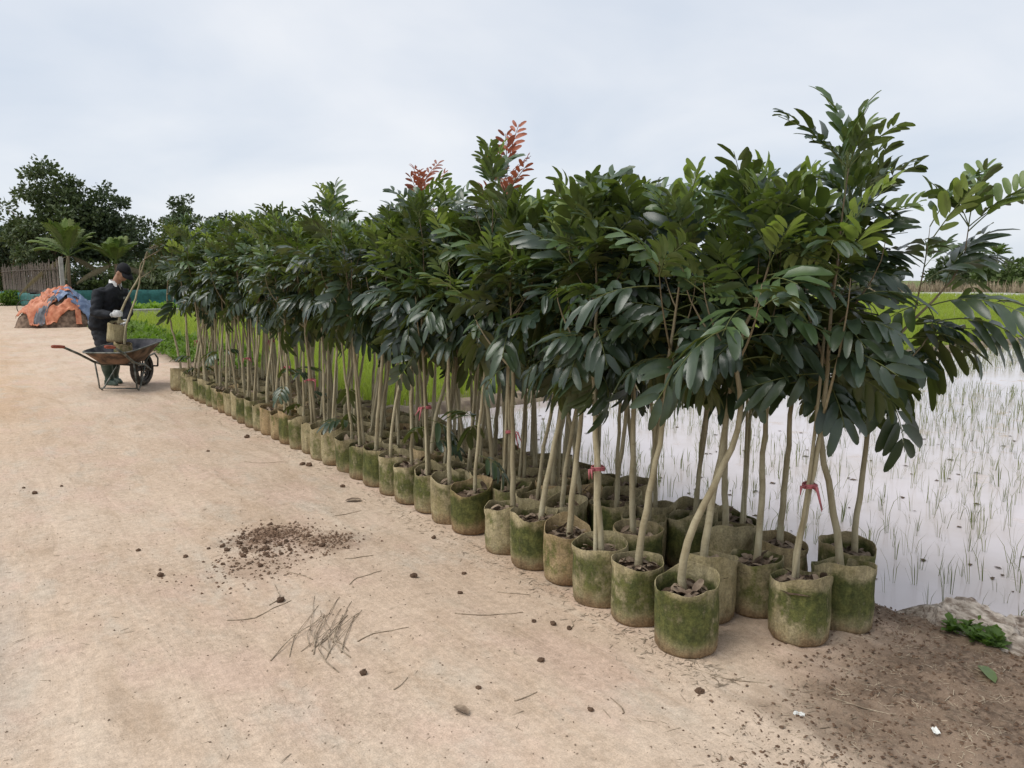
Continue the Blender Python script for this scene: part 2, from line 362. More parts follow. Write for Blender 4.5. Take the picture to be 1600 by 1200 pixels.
# ------------------------------------------------------------------ ground, road, water, fields
def gz(x, y):                                    # road surface height
    z = .012 * fbm(x * .8, y * .5, 3.1, 3) + .0075 * fbm(x * 5, y * 3, 1.7, 4)
    z += .006 * math.sin(x * 5.2 + .5 * fbm(y * .3, 2, 0, 2)) * (1 if x < 2 else .3)
    k = max(0., min(1., (x - 1.6) / .6)) * max(0., min(1., (1.75 + .2 * (x - 1.8) - y) / .4))
    if k > 0: z += k * .022 * fbm(x * 10, y * 10, 5, 4)
    if x > 3.24: z -= .42 * min(1, (x - 3.24) / .55) ** 1.2 * min(1., max(0., (14 + 2 * fbm(y * .5, 7) - y) / 2)) + .0
    if x > 3.24 and y < 14: z += .02 * fbm(x * 6, y * 6, 9, 4)
    if x > 4.3 and y >= 12: z -= .3 * min(1, (x - 4.3) / .8)
    if x < -2.6: z -= .45 * min(1, (-2.6 - x) / 1.2)
    return z
def axis(segs):
    a = []
    for lo, hi, st in segs:
        k = max(1, round((hi - lo) / st)); a += [lo + (hi - lo) * i / k for i in range(k)]
    return a + [segs[-1][1]]
gx = axis([(-5, -2.5, .25), (-2.5, -.2, .15), (-.2, 3.2, .035), (3.2, 3.9, .03), (3.9, 5.4, .15)])
gy = axis([(-6, .4, .4), (.4, 5, .035), (5, 12, .09), (12, 30, .4), (30, 160, 2.5)])
V = [(x, y, gz(x, y)) for y in gy for x in gx]; nx = len(gx)
F = np.array([(j * nx + i, j * nx + i + 1, (j + 1) * nx + i + 1, (j + 1) * nx + i) for j in range(len(gy) - 1) for i in range(nx - 1)])
tag(put('dirt_road', np_mesh('dirt_road', np.array(V), F, M['ground'], smooth=True)), 'packed tan dirt road beside the flooded paddy', None, None, 'structure')
gs = 1500.
def sheet(name, x0, x1, y0, y1, z, m, kind='structure', label=None):
    mb = MB(); mb.add([(x0, y0, z), (x1, y0, z), (x1, y1, z), (x0, y1, z)], [(0, 1, 2, 3)])
    return tag(mb.build(name, m, smooth=False), label, None, None, kind)
sheet('field_ground', -gs, gs, -gs, gs, -.50, M['field'], label='flat green farmland stretching to the horizon')
WZ = -.13
sheet('paddy_water', 3.2, 75, -40, 7.95, WZ, M['water'], label='shallow muddy water flooding the near rice paddy')
# second paddy: wet mud under the dense rice
sheet('paddy_mud', 4.0, 75, 7.6, 36, -.16, M['mud'], label='wet mud under the dense young rice')
# mud dike between the flooded and the dense paddy
def ridge(name, p0, p1, w, z0, h, m, label, seed, n=160):
    p0, p1 = Vector(p0), Vector(p1); d = (p1 - p0); t = d.normalized(); s = Vector((-t.y, t.x)); V = []; F = []
    prof = [(-1, 0), (-.7, .45), (-.35, .9), (0, 1), (.35, .9), (.7, .45), (1, 0)]
    for i in range(n + 1):
        f = (i / n) ** 1.8; c = p0 + d * f
        for a, b in prof:
            k = 1 + .35 * fbm(f * 90 + seed, a * 2, 0, 3); off = .1 * fbm(f * 40, seed, 4, 3)
            V.append((c.x + s.x * (a * w * k + off), c.y + s.y * (a * w * k + off), z0 + h * b * (1 + .4 * fbm(f * 130, a * 3, seed, 3)) - .06 * (b == 0)))
    q = len(prof)
    for i in range(n):
        for k in range(q - 1): F.append((i * q + k, i * q + k + 1, (i + 1) * q + k + 1, (i + 1) * q + k))
    mb = MB(); mb.add(V, [tuple(reversed(f)) for f in F]); return tag(mb.build(name, m), label, None, None, 'structure')
ridge('mud_dike', (3.6, 7.8), (75, 7.6), .24, -.17, .16, M['mud'], 'low mud dike between flooded water and dense rice', 2)
ridge('field_path', (74, -60), (78, 150), 1.6, -.5, .75, M['concrete'], 'pale raised path along the far side of the rice field', 5, 60)

# ------------------------------------------------------------------ rice, seedlings
def visible(x, y, margin=1.12):                  # roughly inside the picture's horizontal angle
    c, s = math.cos(YAW), math.sin(YAW); f = s * x + c * y; r = c * x - s * y
    return f > .5 and abs(r) < .70 * margin * f + 1.0
def blades(pts, scl, nb, hgt, wid, spread, rng, lean=.25, base=.03):
    """pts (n,3): tufts of nb bent blades each -> V,F (3 tris a blade)"""
    n = len(pts); N = n * nb
    P = np.repeat(pts, nb, 0); S = np.repeat(scl, nb)
    az = rng.uniform(0, 2 * np.pi, N); tw = az + rng.uniform(.6, 2.4, N)
    h = hgt * S * rng.uniform(.65, 1.15, N); le = h * np.abs(rng.normal(lean, spread, N)); w = wid * S ** .5 * rng.uniform(.7, 1.2, N)
    ob = base * S * rng.uniform(0, 1, N)
    D = np.stack([np.cos(az), np.sin(az), 0 * az], 1); T = np.stack([np.cos(tw), np.sin(tw), 0 * az], 1)
    up = np.array([0, 0, 1.])
    b0 = P + D * ob[:, None]
    m = b0 + D * (le * .35)[:, None] + up * (h * .62)[:, None]
    t = b0 + D * le[:, None] + up * (h * rng.uniform(.85, 1.0, N))[:, None]
    hw = (w * .5)[:, None]
    Vv = np.stack([b0 - T * hw * .7, b0 + T * hw * .7, m - T * hw, m + T * hw, t], 1).reshape(-1, 3)
    b = (np.arange(N) * 5)[:, None]
    Ff = np.concatenate([b + np.array([[0, 1, 3]]), b + np.array([[0, 3, 2]]), b + np.array([[2, 3, 4]])], 0)
    return Vv, Ff
rng = np.random.default_rng(11)
pts = []; sc = []
d = 8.0
while d < 95:
    step = max(.125, .0085 * d)
    for k in range(int(1.62 * d / step)):
        a = (k + U(-.4, .4)) * step / d - .81
        dd = d + U(-.5, .5) * step
        x, y = W(dd * math.sin(a), dd * math.cos(a))
        if not (4.05 < x < 74 and 8.05 < y < 35.6): continue
        if y < 8.4 and U(0, 1) < .4: continue
        if abs(y - 17.5) < .18 or abs(x - 31) < .25: continue      # narrow dikes show as lines
        pts.append((x, y, -.16)); sc.append(max(1, step / .15) ** .8 * (1 + .18 * fbm(x * .5, y * .5)))
    d += step * 1.02
pts = np.array(pts); sc = np.array(sc)
dist = np.hypot(pts[:, 0], pts[:, 1])
V1, F1 = blades(pts, sc ** .45, 8, .31, .011, .16, rng, .25, .05)
V1 = V1.reshape(-1, 8, 5, 3); sc8 = sc
ctr = V1[:, :, :, :].mean((2), keepdims=True); V1[..., 0:2] = ctr[..., 0:2] + (V1[..., 0:2] - ctr[..., 0:2]) * np.clip(sc8, 1, 5)[:, None, None, None]
V1 = V1.reshape(-1, 3)
tag(put('young_rice', np_mesh('young_rice', V1, F1, M['rice'])), 'dense bright green young rice covering the paddy beyond the dike', 'rice', None, 'stuff')

# sparse seedlings standing in the flooded paddy
sp = []
yy = -9.
while yy < 7.5:
    xx = 3.75
    while xx < 46:
        x, y = xx + U(-.06, .06), yy + U(-.05, .05)
        if visible(x, y, 1.15) and fbm(x * .5, y * .5, 8, 3) > -.38 and U(0, 1) < .78: sp.append((x, y, WZ - .03))
        xx += .135 + max(0, xx - 12) * .006
    yy += .145
sp.sort(key=lambda p: p[0] ** 2 + p[1] ** 2)
def front_of_block(p):                          # seen beside the block's end rather than behind it
    c, s = math.cos(YAW), math.sin(YAW); f = s * p[0] + c * p[1]; r = c * p[0] - s * p[1]
    return r / f > .40 and r / f < .70
near = [p for p in sp if front_of_block(p)][:290]; ns = set(near)
far = np.array([p for p in sp if p not in ns])
sv = []
for k in range(9):
    Vv, Ff = blades(np.zeros((1, 3)), np.ones(1), 3 + k % 5, .21, .0032, .2, np.random.default_rng(100 + k), .22, .02)
    sv.append(np_mesh('rice_seedling', Vv, Ff, M['seedling']))
for p in near:
    o = put('rice_seedling', sv[rnd.randrange(9)], None, p, (U(-.1, .1), U(-.1, .1), U(0, 6.28)), U(.65, 1.2))
    tag(o, 'thin green rice seedling standing in the muddy water near the crumpled netting', 'seedling', 'rice seedlings in the near water')
s_ = rng.uniform(.7, 1.2, len(far)) * np.clip(np.hypot(far[:, 0], far[:, 1]) / 14, 1, 2.0) ** .4
Vv, Ff = blades(far, s_, 4, .20, .0045, .2, rng, .25, .03)
tag(put('sparse_rice_seedlings', np_mesh('sparse_rice_seedlings', Vv, Ff, M['seedling'])), 'thin sparse rice seedlings rising out of the muddy water', 'seedlings', None, 'stuff')
# floating scraps
fl = MB()
for k in range(420):
    x = 3.6 + abs(rnd.gauss(0, 4.5)); y = U(-3, 7.4)
    a = U(0, 6.28); l = U(.008, .035); w = l * U(.3, .8); ca, sa = math.cos(a), math.sin(a); z = WZ + .003
    fl.add([(x + ca * l, y + sa * l, z), (x - sa * w, y + ca * w, z + U(.002, .01)), (x - ca * l, y - sa * l, z), (x + sa * w, y - ca * w, z + .002)], [(0, 1, 2, 3)])
tag(fl.build('floating_scraps', M['soil']), 'dark plant scraps floating on the muddy water', 'scraps', None, 'stuff')

#SAPLINGS
# ------------------------------------------------------------------ sapling pieces
def leaflet(mb, o, d, up, L, Wd, droop, m=0):
    d = d.normalized(); side = d.cross(up).normalized(); up = side.cross(d)
    st = [(0, 0), (.17, .72), (.46, 1.0), (.82, .80), (.955, .42), (1, 0)]; V = []; idx = []
    for t, w in st:
        c = o + d * (t * L) - Vector((0, 0, 1)) * (droop * t * t * L) + up * (.06 * L * math.sin(math.pi * t))
        if w == 0: idx.append((len(V),)); V.append(c)
        else:
            hw = w * Wd / 2; i = len(V); V += [c + side * hw + up * hw * .28, c, c - side * hw + up * hw * .28]; idx.append((i, i + 1, i + 2))
    F = []
    for a, b in zip(idx, idx[1:]):
        if len(a) == 1: F += [(a[0], b[0], b[1]), (a[0], b[1], b[2])]
        elif len(b) == 1: F += [(a[0], b[0], a[1]), (a[1], b[0], a[2])]
        else: F += [(a[0], b[0], b[1], a[1]), (a[1], b[1], b[2], a[2])]
    q = V[F[0][1]] - V[F[0][0]]; r = V[F[0][2]] - V[F[0][0]]
    if q.cross(r).dot(up) < 0: F = [tuple(reversed(f)) for f in F]
    mb.add(V, F, m)
def make_leaf(seed, L, pairs, fl, fw, droop, hang, mats, fold=.15):
    g = random.Random(seed); mb = MB(); path = []; n = 8; wob = g.uniform(-.25, .25)
    for i in range(n + 1):
        t = i / n; path.append(Vector((L * t * (1 - .25 * droop * t), L * wob * .5 * t * t, -droop * L * .55 * t * t + L * .04 * math.sin(3 * t))))
    mb.tube(path, [.0028 * (1 - .7 * i / n) + .0006 for i in range(n + 1)], 3, 1, cap=False)
    def at(t):
        k = min(n - 1, int(t * n)); f = t * n - k; return path[k].lerp(path[k + 1], f), (path[k + 1] - path[k]).normalized()
    for i in range(pairs):
        t = .24 + .74 * (i + .3) / pairs
        for s in (-1, 1):
            p, dr = at(min(1, max(0, t + g.uniform(-.035, .035)))); up = Vector((0, 0, 1)); sd = up.cross(dr).normalized() * s
            a = R(g.uniform(42, 68)) * (1 - .25 * t); d = dr * math.cos(a) + sd * math.sin(a); d.z += fold * g.uniform(.2, 1.2) - hang * g.uniform(.5, 1.3)
            u2 = (dr.cross(sd) * s); u2 = (u2 if u2.z > 0 else -u2) + sd * g.uniform(-.35, .35) + dr * g.uniform(-.3, .3)
            k = (.72 + .45 * math.sin(math.pi * (.15 + .8 * t))) * g.uniform(.82, 1.1)
            leaflet(mb, p + d.normalized() * .006, d, u2, fl * k, fw * k * g.uniform(.85, 1.1), g.uniform(.05, .35) + hang * .3)
    return mb.mesh('leaf', mats)
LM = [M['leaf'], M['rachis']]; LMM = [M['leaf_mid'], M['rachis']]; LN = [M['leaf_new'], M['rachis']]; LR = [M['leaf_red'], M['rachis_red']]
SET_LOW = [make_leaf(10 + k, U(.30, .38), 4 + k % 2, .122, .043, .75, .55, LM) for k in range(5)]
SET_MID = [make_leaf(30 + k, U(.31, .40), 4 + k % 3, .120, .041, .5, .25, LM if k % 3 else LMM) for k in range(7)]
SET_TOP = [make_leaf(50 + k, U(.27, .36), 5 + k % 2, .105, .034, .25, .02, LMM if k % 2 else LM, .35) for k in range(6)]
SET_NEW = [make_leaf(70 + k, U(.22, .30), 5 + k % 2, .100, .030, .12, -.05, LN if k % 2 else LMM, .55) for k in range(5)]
SET_RED = [make_leaf(90 + k, U(.17, .24), 5, .048, .017, .1, 0, LR, .4) for k in range(3)]

def make_bag(seed):
    g = random.Random(seed); seg = 28; mb = MB(); r0 = g.uniform(.118, .126); h = g.uniform(.245, .27); ph = g.uniform(0, 6.28)
    dent = [(g.uniform(0, 6.28), g.uniform(.35, .8), g.uniform(.4, 1), g.uniform(.004, .011)) for _ in range(4)]
    tilt = g.uniform(.0, .03); rimk = g.uniform(.004, .015); seam = g.uniform(0, 6.28)
    def pt(k, t, inner=0.0):
        a = 2 * math.pi * k / seg; r = r0 * (.965 + .05 * math.sin(math.pi * min(1, t * .9)))
        for da, w, tz, dp in dent:
            dd = (a - da + math.pi) % (2 * math.pi) - math.pi; r -= dp * math.exp(-(dd / w) ** 2 - ((t - tz) / .28) ** 2)
        r += .003 * noise.noise(Vector((math.cos(a) * 3, math.sin(a) * 3, t * 5 + seed * 3.7)))
        if abs((a - seam + math.pi) % (2 * math.pi) - math.pi) < .12: r += .003
        if t < .04: r *= .93
        z = h * t
        if t > .6: z += ((t - .6) / .4) * (rimk * math.sin(2 * a + ph) + .6 * rimk * math.sin(5 * a + ph * 2) + tilt * math.cos(a - ph))
        if t > .9: r += .004 * math.sin(3 * a + ph) + .003
        r -= inner
        return (math.cos(a) * r, math.sin(a) * r, z)
    rows = [0, .05, .18, .35, .52, .68, .82, .93, 1.0]
    def wall(Vs, q): mb.add(Vs, [(i * seg + k, i * seg + (k + 1) % seg, (i + 1) * seg + (k + 1) % seg, (i + 1) * seg + k) for i in range(q - 1) for k in range(seg)])
    wall([pt(k, t) for t in rows for k in range(seg)], len(rows)); mb.f.append(tuple(reversed(range(seg)))); mb.m.append(0)
    wall([pt(k, 1.0) for k in range(seg)] + [pt(k, 1.0, .003) for k in range(seg)], 2)          # cut lip, hard edges
    wall([pt(k, t, .003) for t in (1.0, .9, .75, .62) for k in range(seg)], 4)
    me = mb.mesh('grow_bag', [M['bag']])
    ms = MB(); zs = h * g.uniform(.74, .82); V = [(0, 0, zs + .012)]; rg = 5
    for j in range(1, rg + 1):
        for k in range(seg):
            a = 2 * math.pi * k / seg; rr = (r0 * .895) * j / rg; V.append((math.cos(a) * rr, math.sin(a) * rr, zs + .012 * (1 - j / rg) + .011 * noise.noise(Vector((math.cos(a) * rr * 40, math.sin(a) * rr * 40, seed * 5.1)))))
    F = [(0, 1 + k, 1 + (k + 1) % seg) for k in range(seg)]
    for j in range(rg - 1):
        for k in range(seg): F.append((1 + j * seg + k, 1 + (j + 1) * seg + k, 1 + (j + 1) * seg + (k + 1) % seg, 1 + j * seg + (k + 1) % seg))
    ms.add(V, F); soil = ms.mesh('soil', [M['soil']])
    ml = MB()
    for _ in range(30):                                    # curled dry leaves lying on the soil
        a = g.uniform(0, 6.28); rr = r0 * .80 * math.sqrt(g.uniform(.03, 1)); o = Vector((math.cos(a) * rr * .9, math.sin(a) * rr * .9, zs + g.uniform(.008, .024)))
        d = Vector((g.uniform(-1, 1), g.uniform(-1, 1), g.uniform(-.2, .45))).normalized(); L = g.uniform(.035, .075)
        e = o + d * L
        if math.hypot(e.x, e.y) > r0 * .84: d.x, d.y = -d.x, -d.y
        leaflet(ml, o, d, Vector((g.uniform(-.6, .6), g.uniform(-.6, .6), 1)), L, L * g.uniform(.3, .5), g.uniform(-.3, .3))
    lit = ml.mesh('leaf_litter', [M['litter']], True)
    return me, soil, lit, zs
BAGS = [make_bag(k) for k in range(12)]

def bez(p0, p1, p2, p3, n):
    out = []
    for i in range(n + 1):
        t = i / n; s = 1 - t; out.append(p0 * s ** 3 + p1 * (3 * s * s * t) + p2 * (3 * s * t * t) + p3 * t ** 3)
    return out
def leaf_at(parent, me, p, az, el, roll, sc):
    o = bpy.data.objects.new('leaf', me); o.parent = parent
    m = Matrix.Translation(p) @ Matrix.Rotation(az, 4, 'Z') @ Matrix.Rotation(-el, 4, 'Y') @ Matrix.Rotation(roll, 4, 'X') @ Matrix.Scale(sc, 4)
    o.matrix_local = m; col.objects.link(o); return o
SCR = (math.cos(-YAW), math.sin(-YAW))
def sapling(loc, seed, height, lean, nleaf, clear=.98, ribbon=False, twin=False, red=False, spread=(0, 0), bag=None, tilt=(0, 0, 0), name='potted_sapling', rad=.0165, low=0, bend=None, azfix=None, lsc=1.0):
    g = random.Random(seed * 13 + 5); root = empty(name, loc, 0)
    rz = g.uniform(0, 6.28)
    bm, so, li, zs = BAGS[(bag if bag is not None else seed) % len(BAGS)]
    gb = put('grow_bag', bm, root, None, (g.uniform(-.03, .03), g.uniform(-.03, .03), rz), g.uniform(.95, 1.06)); 
    put('soil', so, root, None, (0, 0, rz)); tag(put('leaf_litter', li, root, None, (0, 0, rz)), kind='stuff')
    base = Vector((g.uniform(-.03, .03), g.uniform(-.03, .03), zs - .02))
    lx, ly = lean; top = Vector((base.x + lx * 1.5 + spread[0] * .45, base.y + ly * 1.5 + spread[1] * .45, height - .22)); cl = Vector((base.x + lx, base.y + ly, clear))
    if bend is None: bend = (g.uniform(-.028, .028), g.uniform(-.028, .028))
    path = bez(base, base + Vector((bend[0], bend[1], (clear - zs) * .35)), cl - Vector((bend[0] * .9 + lx * .1, bend[1] * .9 + ly * .1, (clear - zs) * .35)), cl, 11)
    path += bez(cl, cl + Vector((lx * .1 + bend[0], ly * .1 + bend[1], .25)), top - Vector((g.uniform(-.08, .08), g.uniform(-.08, .08), .3)), top, 7)[1:]
    for i in range(2, len(path) - 1): path[i] = path[i] + Vector((g.gauss(0, .0022), g.gauss(0, .0022), 0))
    n = len(path); rr = [rad * (1.12 if i == 0 else 1) * (1 - .42 * i / 11) if i <= 11 else rad * (.58 - .44 * (i - 11) / 7) for i in range(n)]
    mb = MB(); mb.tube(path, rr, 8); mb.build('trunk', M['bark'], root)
    stems = [path[11:]]
    nb = g.choice((2, 3, 3, 4)); a0 = g.uniform(0, 6.28)
    for k in range(nb):
        i = g.randint(10, 15); p = path[i]; a = (a0 + k * 2.4 if azfix is None else math.atan2(spread[1], spread[0]) + (k - 1) * .6) + g.uniform(-.4, .4); Lb = g.uniform(.3, .52) * (height - p.z) / .9 * .95
        e = R(g.uniform(45, 72)); dv = Vector((math.cos(a) * math.cos(e) + spread[0] * .8, math.sin(a) * math.cos(e) + spread[1] * .8, math.sin(e))).normalized()
        q = p + dv * Lb + Vector((0, 0, .08)); bp = bez(p, p + dv * Lb * .4 - Vector((0, 0, .03)), q - Vector((0, 0, Lb * .35)), q, 6)
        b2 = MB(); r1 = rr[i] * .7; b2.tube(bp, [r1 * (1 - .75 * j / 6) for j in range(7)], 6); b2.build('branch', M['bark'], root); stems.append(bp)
    if twin:
        b2 = MB(); o = base + Vector((g.choice((-1, 1)) * .035, g.uniform(-.03, .03), 0)); q = path[10] + Vector((g.uniform(-.04, .04), g.uniform(-.04, .04), .35))
        tp = bez(o, o + (path[4] - o) * .5, path[7] + (o - base) * .3, q, 12); b2.tube(tp, [.0105 - .0004 * j for j in range(13)], 7); b2.build('side_stem', M['bark'], root); stems.append(tp[9:])
    if ribbon:
        i = g.choice((5, 6, 7)); p = path[i]; b2 = MB(); r = rr[i] + .004 + (.012 if twin else 0)
        for dz in (-.006, 0, .006):
            b2.tube([p + Vector((math.cos(t * 6.2832 / 12) * r, math.sin(t * 6.2832 / 12) * r, dz + .003 * math.sin(t))) for t in range(13)], .0035, 5, cap=False)
        for q in range(3):
            a = -YAW - 1.57 + g.uniform(-1, 1); d = Vector((math.cos(a), math.sin(a), 0)); s0 = p + d * r
            b2.tube([s0, s0 + d * .03 + Vector((0, 0, g.uniform(-.01, .02))), s0 + d * .045 + Vector((g.uniform(-.02, .02), g.uniform(-.02, .02), g.uniform(-.09, -.02)))], [.005, .006, .002], 4)
        b2.build('ribbon', M['ribbon'], root)
    for k in range(nleaf):
        st = stems[0] if k % 2 else stems[g.randrange(len(stems))]
        t = g.uniform(.02, 1) ** .85; x = t * (len(st) - 1); i = min(len(st) - 2, int(x)); p = st[i].lerp(st[i + 1], x - i)
        h = max(0, min(1, (p.z - clear) / (height - .15 - clear)))
        az = k * 2.39996 + a0 + g.uniform(-.6, .6); el = R(-16 + 78 * h ** 1.0 + g.gauss(0, 21))
        if spread != (0, 0) and g.random() < (.55 if azfix is None else 1.1): az = math.atan2(spread[1], spread[0]) + g.uniform(-1.1, 1.1) * (1 if azfix is None else .7)
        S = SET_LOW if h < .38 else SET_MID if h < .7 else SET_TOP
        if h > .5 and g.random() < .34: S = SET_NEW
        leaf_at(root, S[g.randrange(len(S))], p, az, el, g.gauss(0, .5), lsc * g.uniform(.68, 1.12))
    for k in range(5 if not red else 3):                    # shoot tip
        S = SET_NEW if g.random() < .55 else SET_TOP
        leaf_at(root, S[g.randrange(len(S))], top, k * 2.4 + a0 if azfix is None else math.atan2(spread[1], spread[0]) + (k - 2) * .5, R(g.uniform(38, 80)), g.uniform(-.5, .5), lsc * g.uniform(.7, 1.05))
    if red:
        b2 = MB(); q = top + Vector((.03, -.02, .32)); b2.tube([top, (top + q) / 2 + Vector((.01, 0, 0)), q], [.004, .0035, .002], 6); sh = b2.build('red_shoot', M['rachis_red'], root)
        for k in range(9): leaf_at(root, SET_RED[k % 3], top.lerp(q, k / 9 + .1), k * 2.4, R(g.uniform(25, 75)), g.uniform(-.4, .4), g.uniform(1.0, 1.5))
    for k in range(low):                                    # low side shoot
        i = g.randint(2, 5); leaf_at(root, SET_LOW[k % 5], path[i], g.uniform(0, 6.28), R(g.uniform(-10, 40)), 0, g.uniform(.6, .9))
    root.rotation_euler = tilt
    if twin: root['twin'] = 1
    if low: root['low'] = 1
    return root

# ------------------------------------------------------------------ the block of saplings
GROUP = 'potted saplings packed in the long block'
special = [  # n, s, lean right, lean away, dict
    (2.26, 1.89, .20, .05, dict(bend=(-.075, .055), height=1.86, rad=.0175, clear=1.02, bag=3, label='sapling with strongly bent pale trunk in the bag at the road corner of the block')),
    (2.28, 2.18, .10, .0, dict(height=1.86, rad=.0165, bag=1)),
    (2.30, 2.43, -.04, .05, dict(height=1.90, rad=.0185, twin=True, ribbon=True, bag=2)),
    (2.34, 2.71, .06, .0, dict(height=1.88, bag=5)),
    (2.32, 2.95, .13, .0, dict(height=1.88, bag=6)),
    (2.32, 3.20, .0, .0, dict(height=1.88, bag=7)),
    (2.55, 2.02, .11, .08, dict(height=1.88, rad=.018, bag=8)),
    (2.76, 1.93, .06, .1, dict(height=1.92, rad=.0165, bag=4)),
    (2.68, 1.66, .08, .0, dict(height=2.08, rad=.0155, twin=True, ribbon=True, bag=0, spread=(.0, 0), label='sapling with two stems tied in pink twine, standing out at the end of the block')),
    (2.945, 1.63, -.13, .05, dict(height=1.98, rad=.0175, bag=9, spread=(.25, -.25), label='sapling leaning towards the road from a creased tan bag at the end of the block')),
    (3.17, 1.74, .04, .02, dict(height=1.88, rad=.0155, bag=10, spread=(.55, -.5), label='sapling in the corner bag beside the water, branches hanging over the paddy')),
    (3.02, 1.97, .03, .0, dict(height=2.0, bag=11, spread=(.4, -.3))),
    (2.36, 10.62, -.12, .0, dict(height=2.12, bag=2, clear=1.15, spread=(.3, -.35), azfix=1, label='leaning sapling in the last bag at the wheelbarrow end of the block')),
]
pos = []
for i, (n_, s_, lr, la, k) in enumerate(special):
    k = dict(k); lab = k.pop('label', None); ln = (SCR[0] * lr + .594 * la, SCR[1] * lr + .805 * la)
    o = sapling((n_, s_, gz(n_, s_)), i, k.pop('height'), ln, 34, **k); pos.append((n_, s_))
    for q in ('twin', 'low'):
        if q in o: del o[q]
    tag(o, lab or ('sapling with trunks tied in pink twine, among the plain ones in the packed block' if k.get('ribbon') else 'sapling in a mossy fabric bag on the road edge of the packed block' if n_ < 2.4 else 'sapling in a mossy fabric bag in the middle of the packed block'), 'sapling', GROUP)
ribs = {9, 16, 23, 31, 38, 52, 67, 81, 104}; reds = {(4, 4.6): 1}
cnt = 20
for c in range(5):
    s_ = 1.85 + (c % 2) * .122
    while s_ < 10.75:
        n_ = 2.33 + .203 * c + .05 * min(1, (s_ - 2) / 4) * (1 if c < 3 else .4) + U(-.016, .016); y = s_ + U(-.018, .018); s_ += .247
        if any((n_ - a) ** 2 + (y - b) ** 2 < .202 ** 2 for a, b in pos): continue
        if y > 10.5 and c > 3: continue
        pos.append((n_, y)); cnt += 1
        edge = c in (0, 4) or y > 10.0
        red = c == 2 and (abs(y - 3.8) < .123 or abs(y - 5.15) < .123)
        rb = cnt in ribs and not red
        h = U(1.74, 1.92) + .018 * (y - 2) + (U(.06, .24) if U(0, 1) < .28 else 0)
        if red: h = 2.03 if y < 4.5 else 2.06
        o = sapling((n_, y, gz(n_, y)), cnt, h, (U(-.1, .13), U(-.11, .09)), 31 if edge else 25, clear=U(1.0, 1.14) + min(.12, max(0, (y - 3) * .03)), lsc=.98 - .17 * min(1, max(0, (y - 2.5) / 4)), ribbon=rb, twin=rb or U(0, 1) < .22, red=red, rad=U(.0115, .0170), low=3 if (c == 0 and U(0, 1) < .16) else 0,
                    spread=(.22, -.12) if c == 4 and y < 4 else (.2, -.2) if y > 10 else (0, 0))
        lab = 'sapling in a mossy fabric bag on the road edge of the packed block' if c == 0 else 'sapling in a mossy fabric bag on the water edge of the packed block' if c == 4 else 'sapling in a mossy fabric bag in the middle of the packed block'
        if o.get('twin'): lab = lab.replace('sapling in', 'two-stemmed sapling in')
        if o.get('low'): lab = lab.replace('sapling in a mossy fabric bag', 'sapling with low leafy shoots')
        for q in ('twin', 'low'):
            if q in o: del o[q]
        if rb: lab = 'sapling with trunks tied in pink twine, among the plain ones in the packed block'
        if red: lab = 'sapling with a flush of red new leaves above the green crowns'
        tag(o, lab, 'sapling', GROUP)

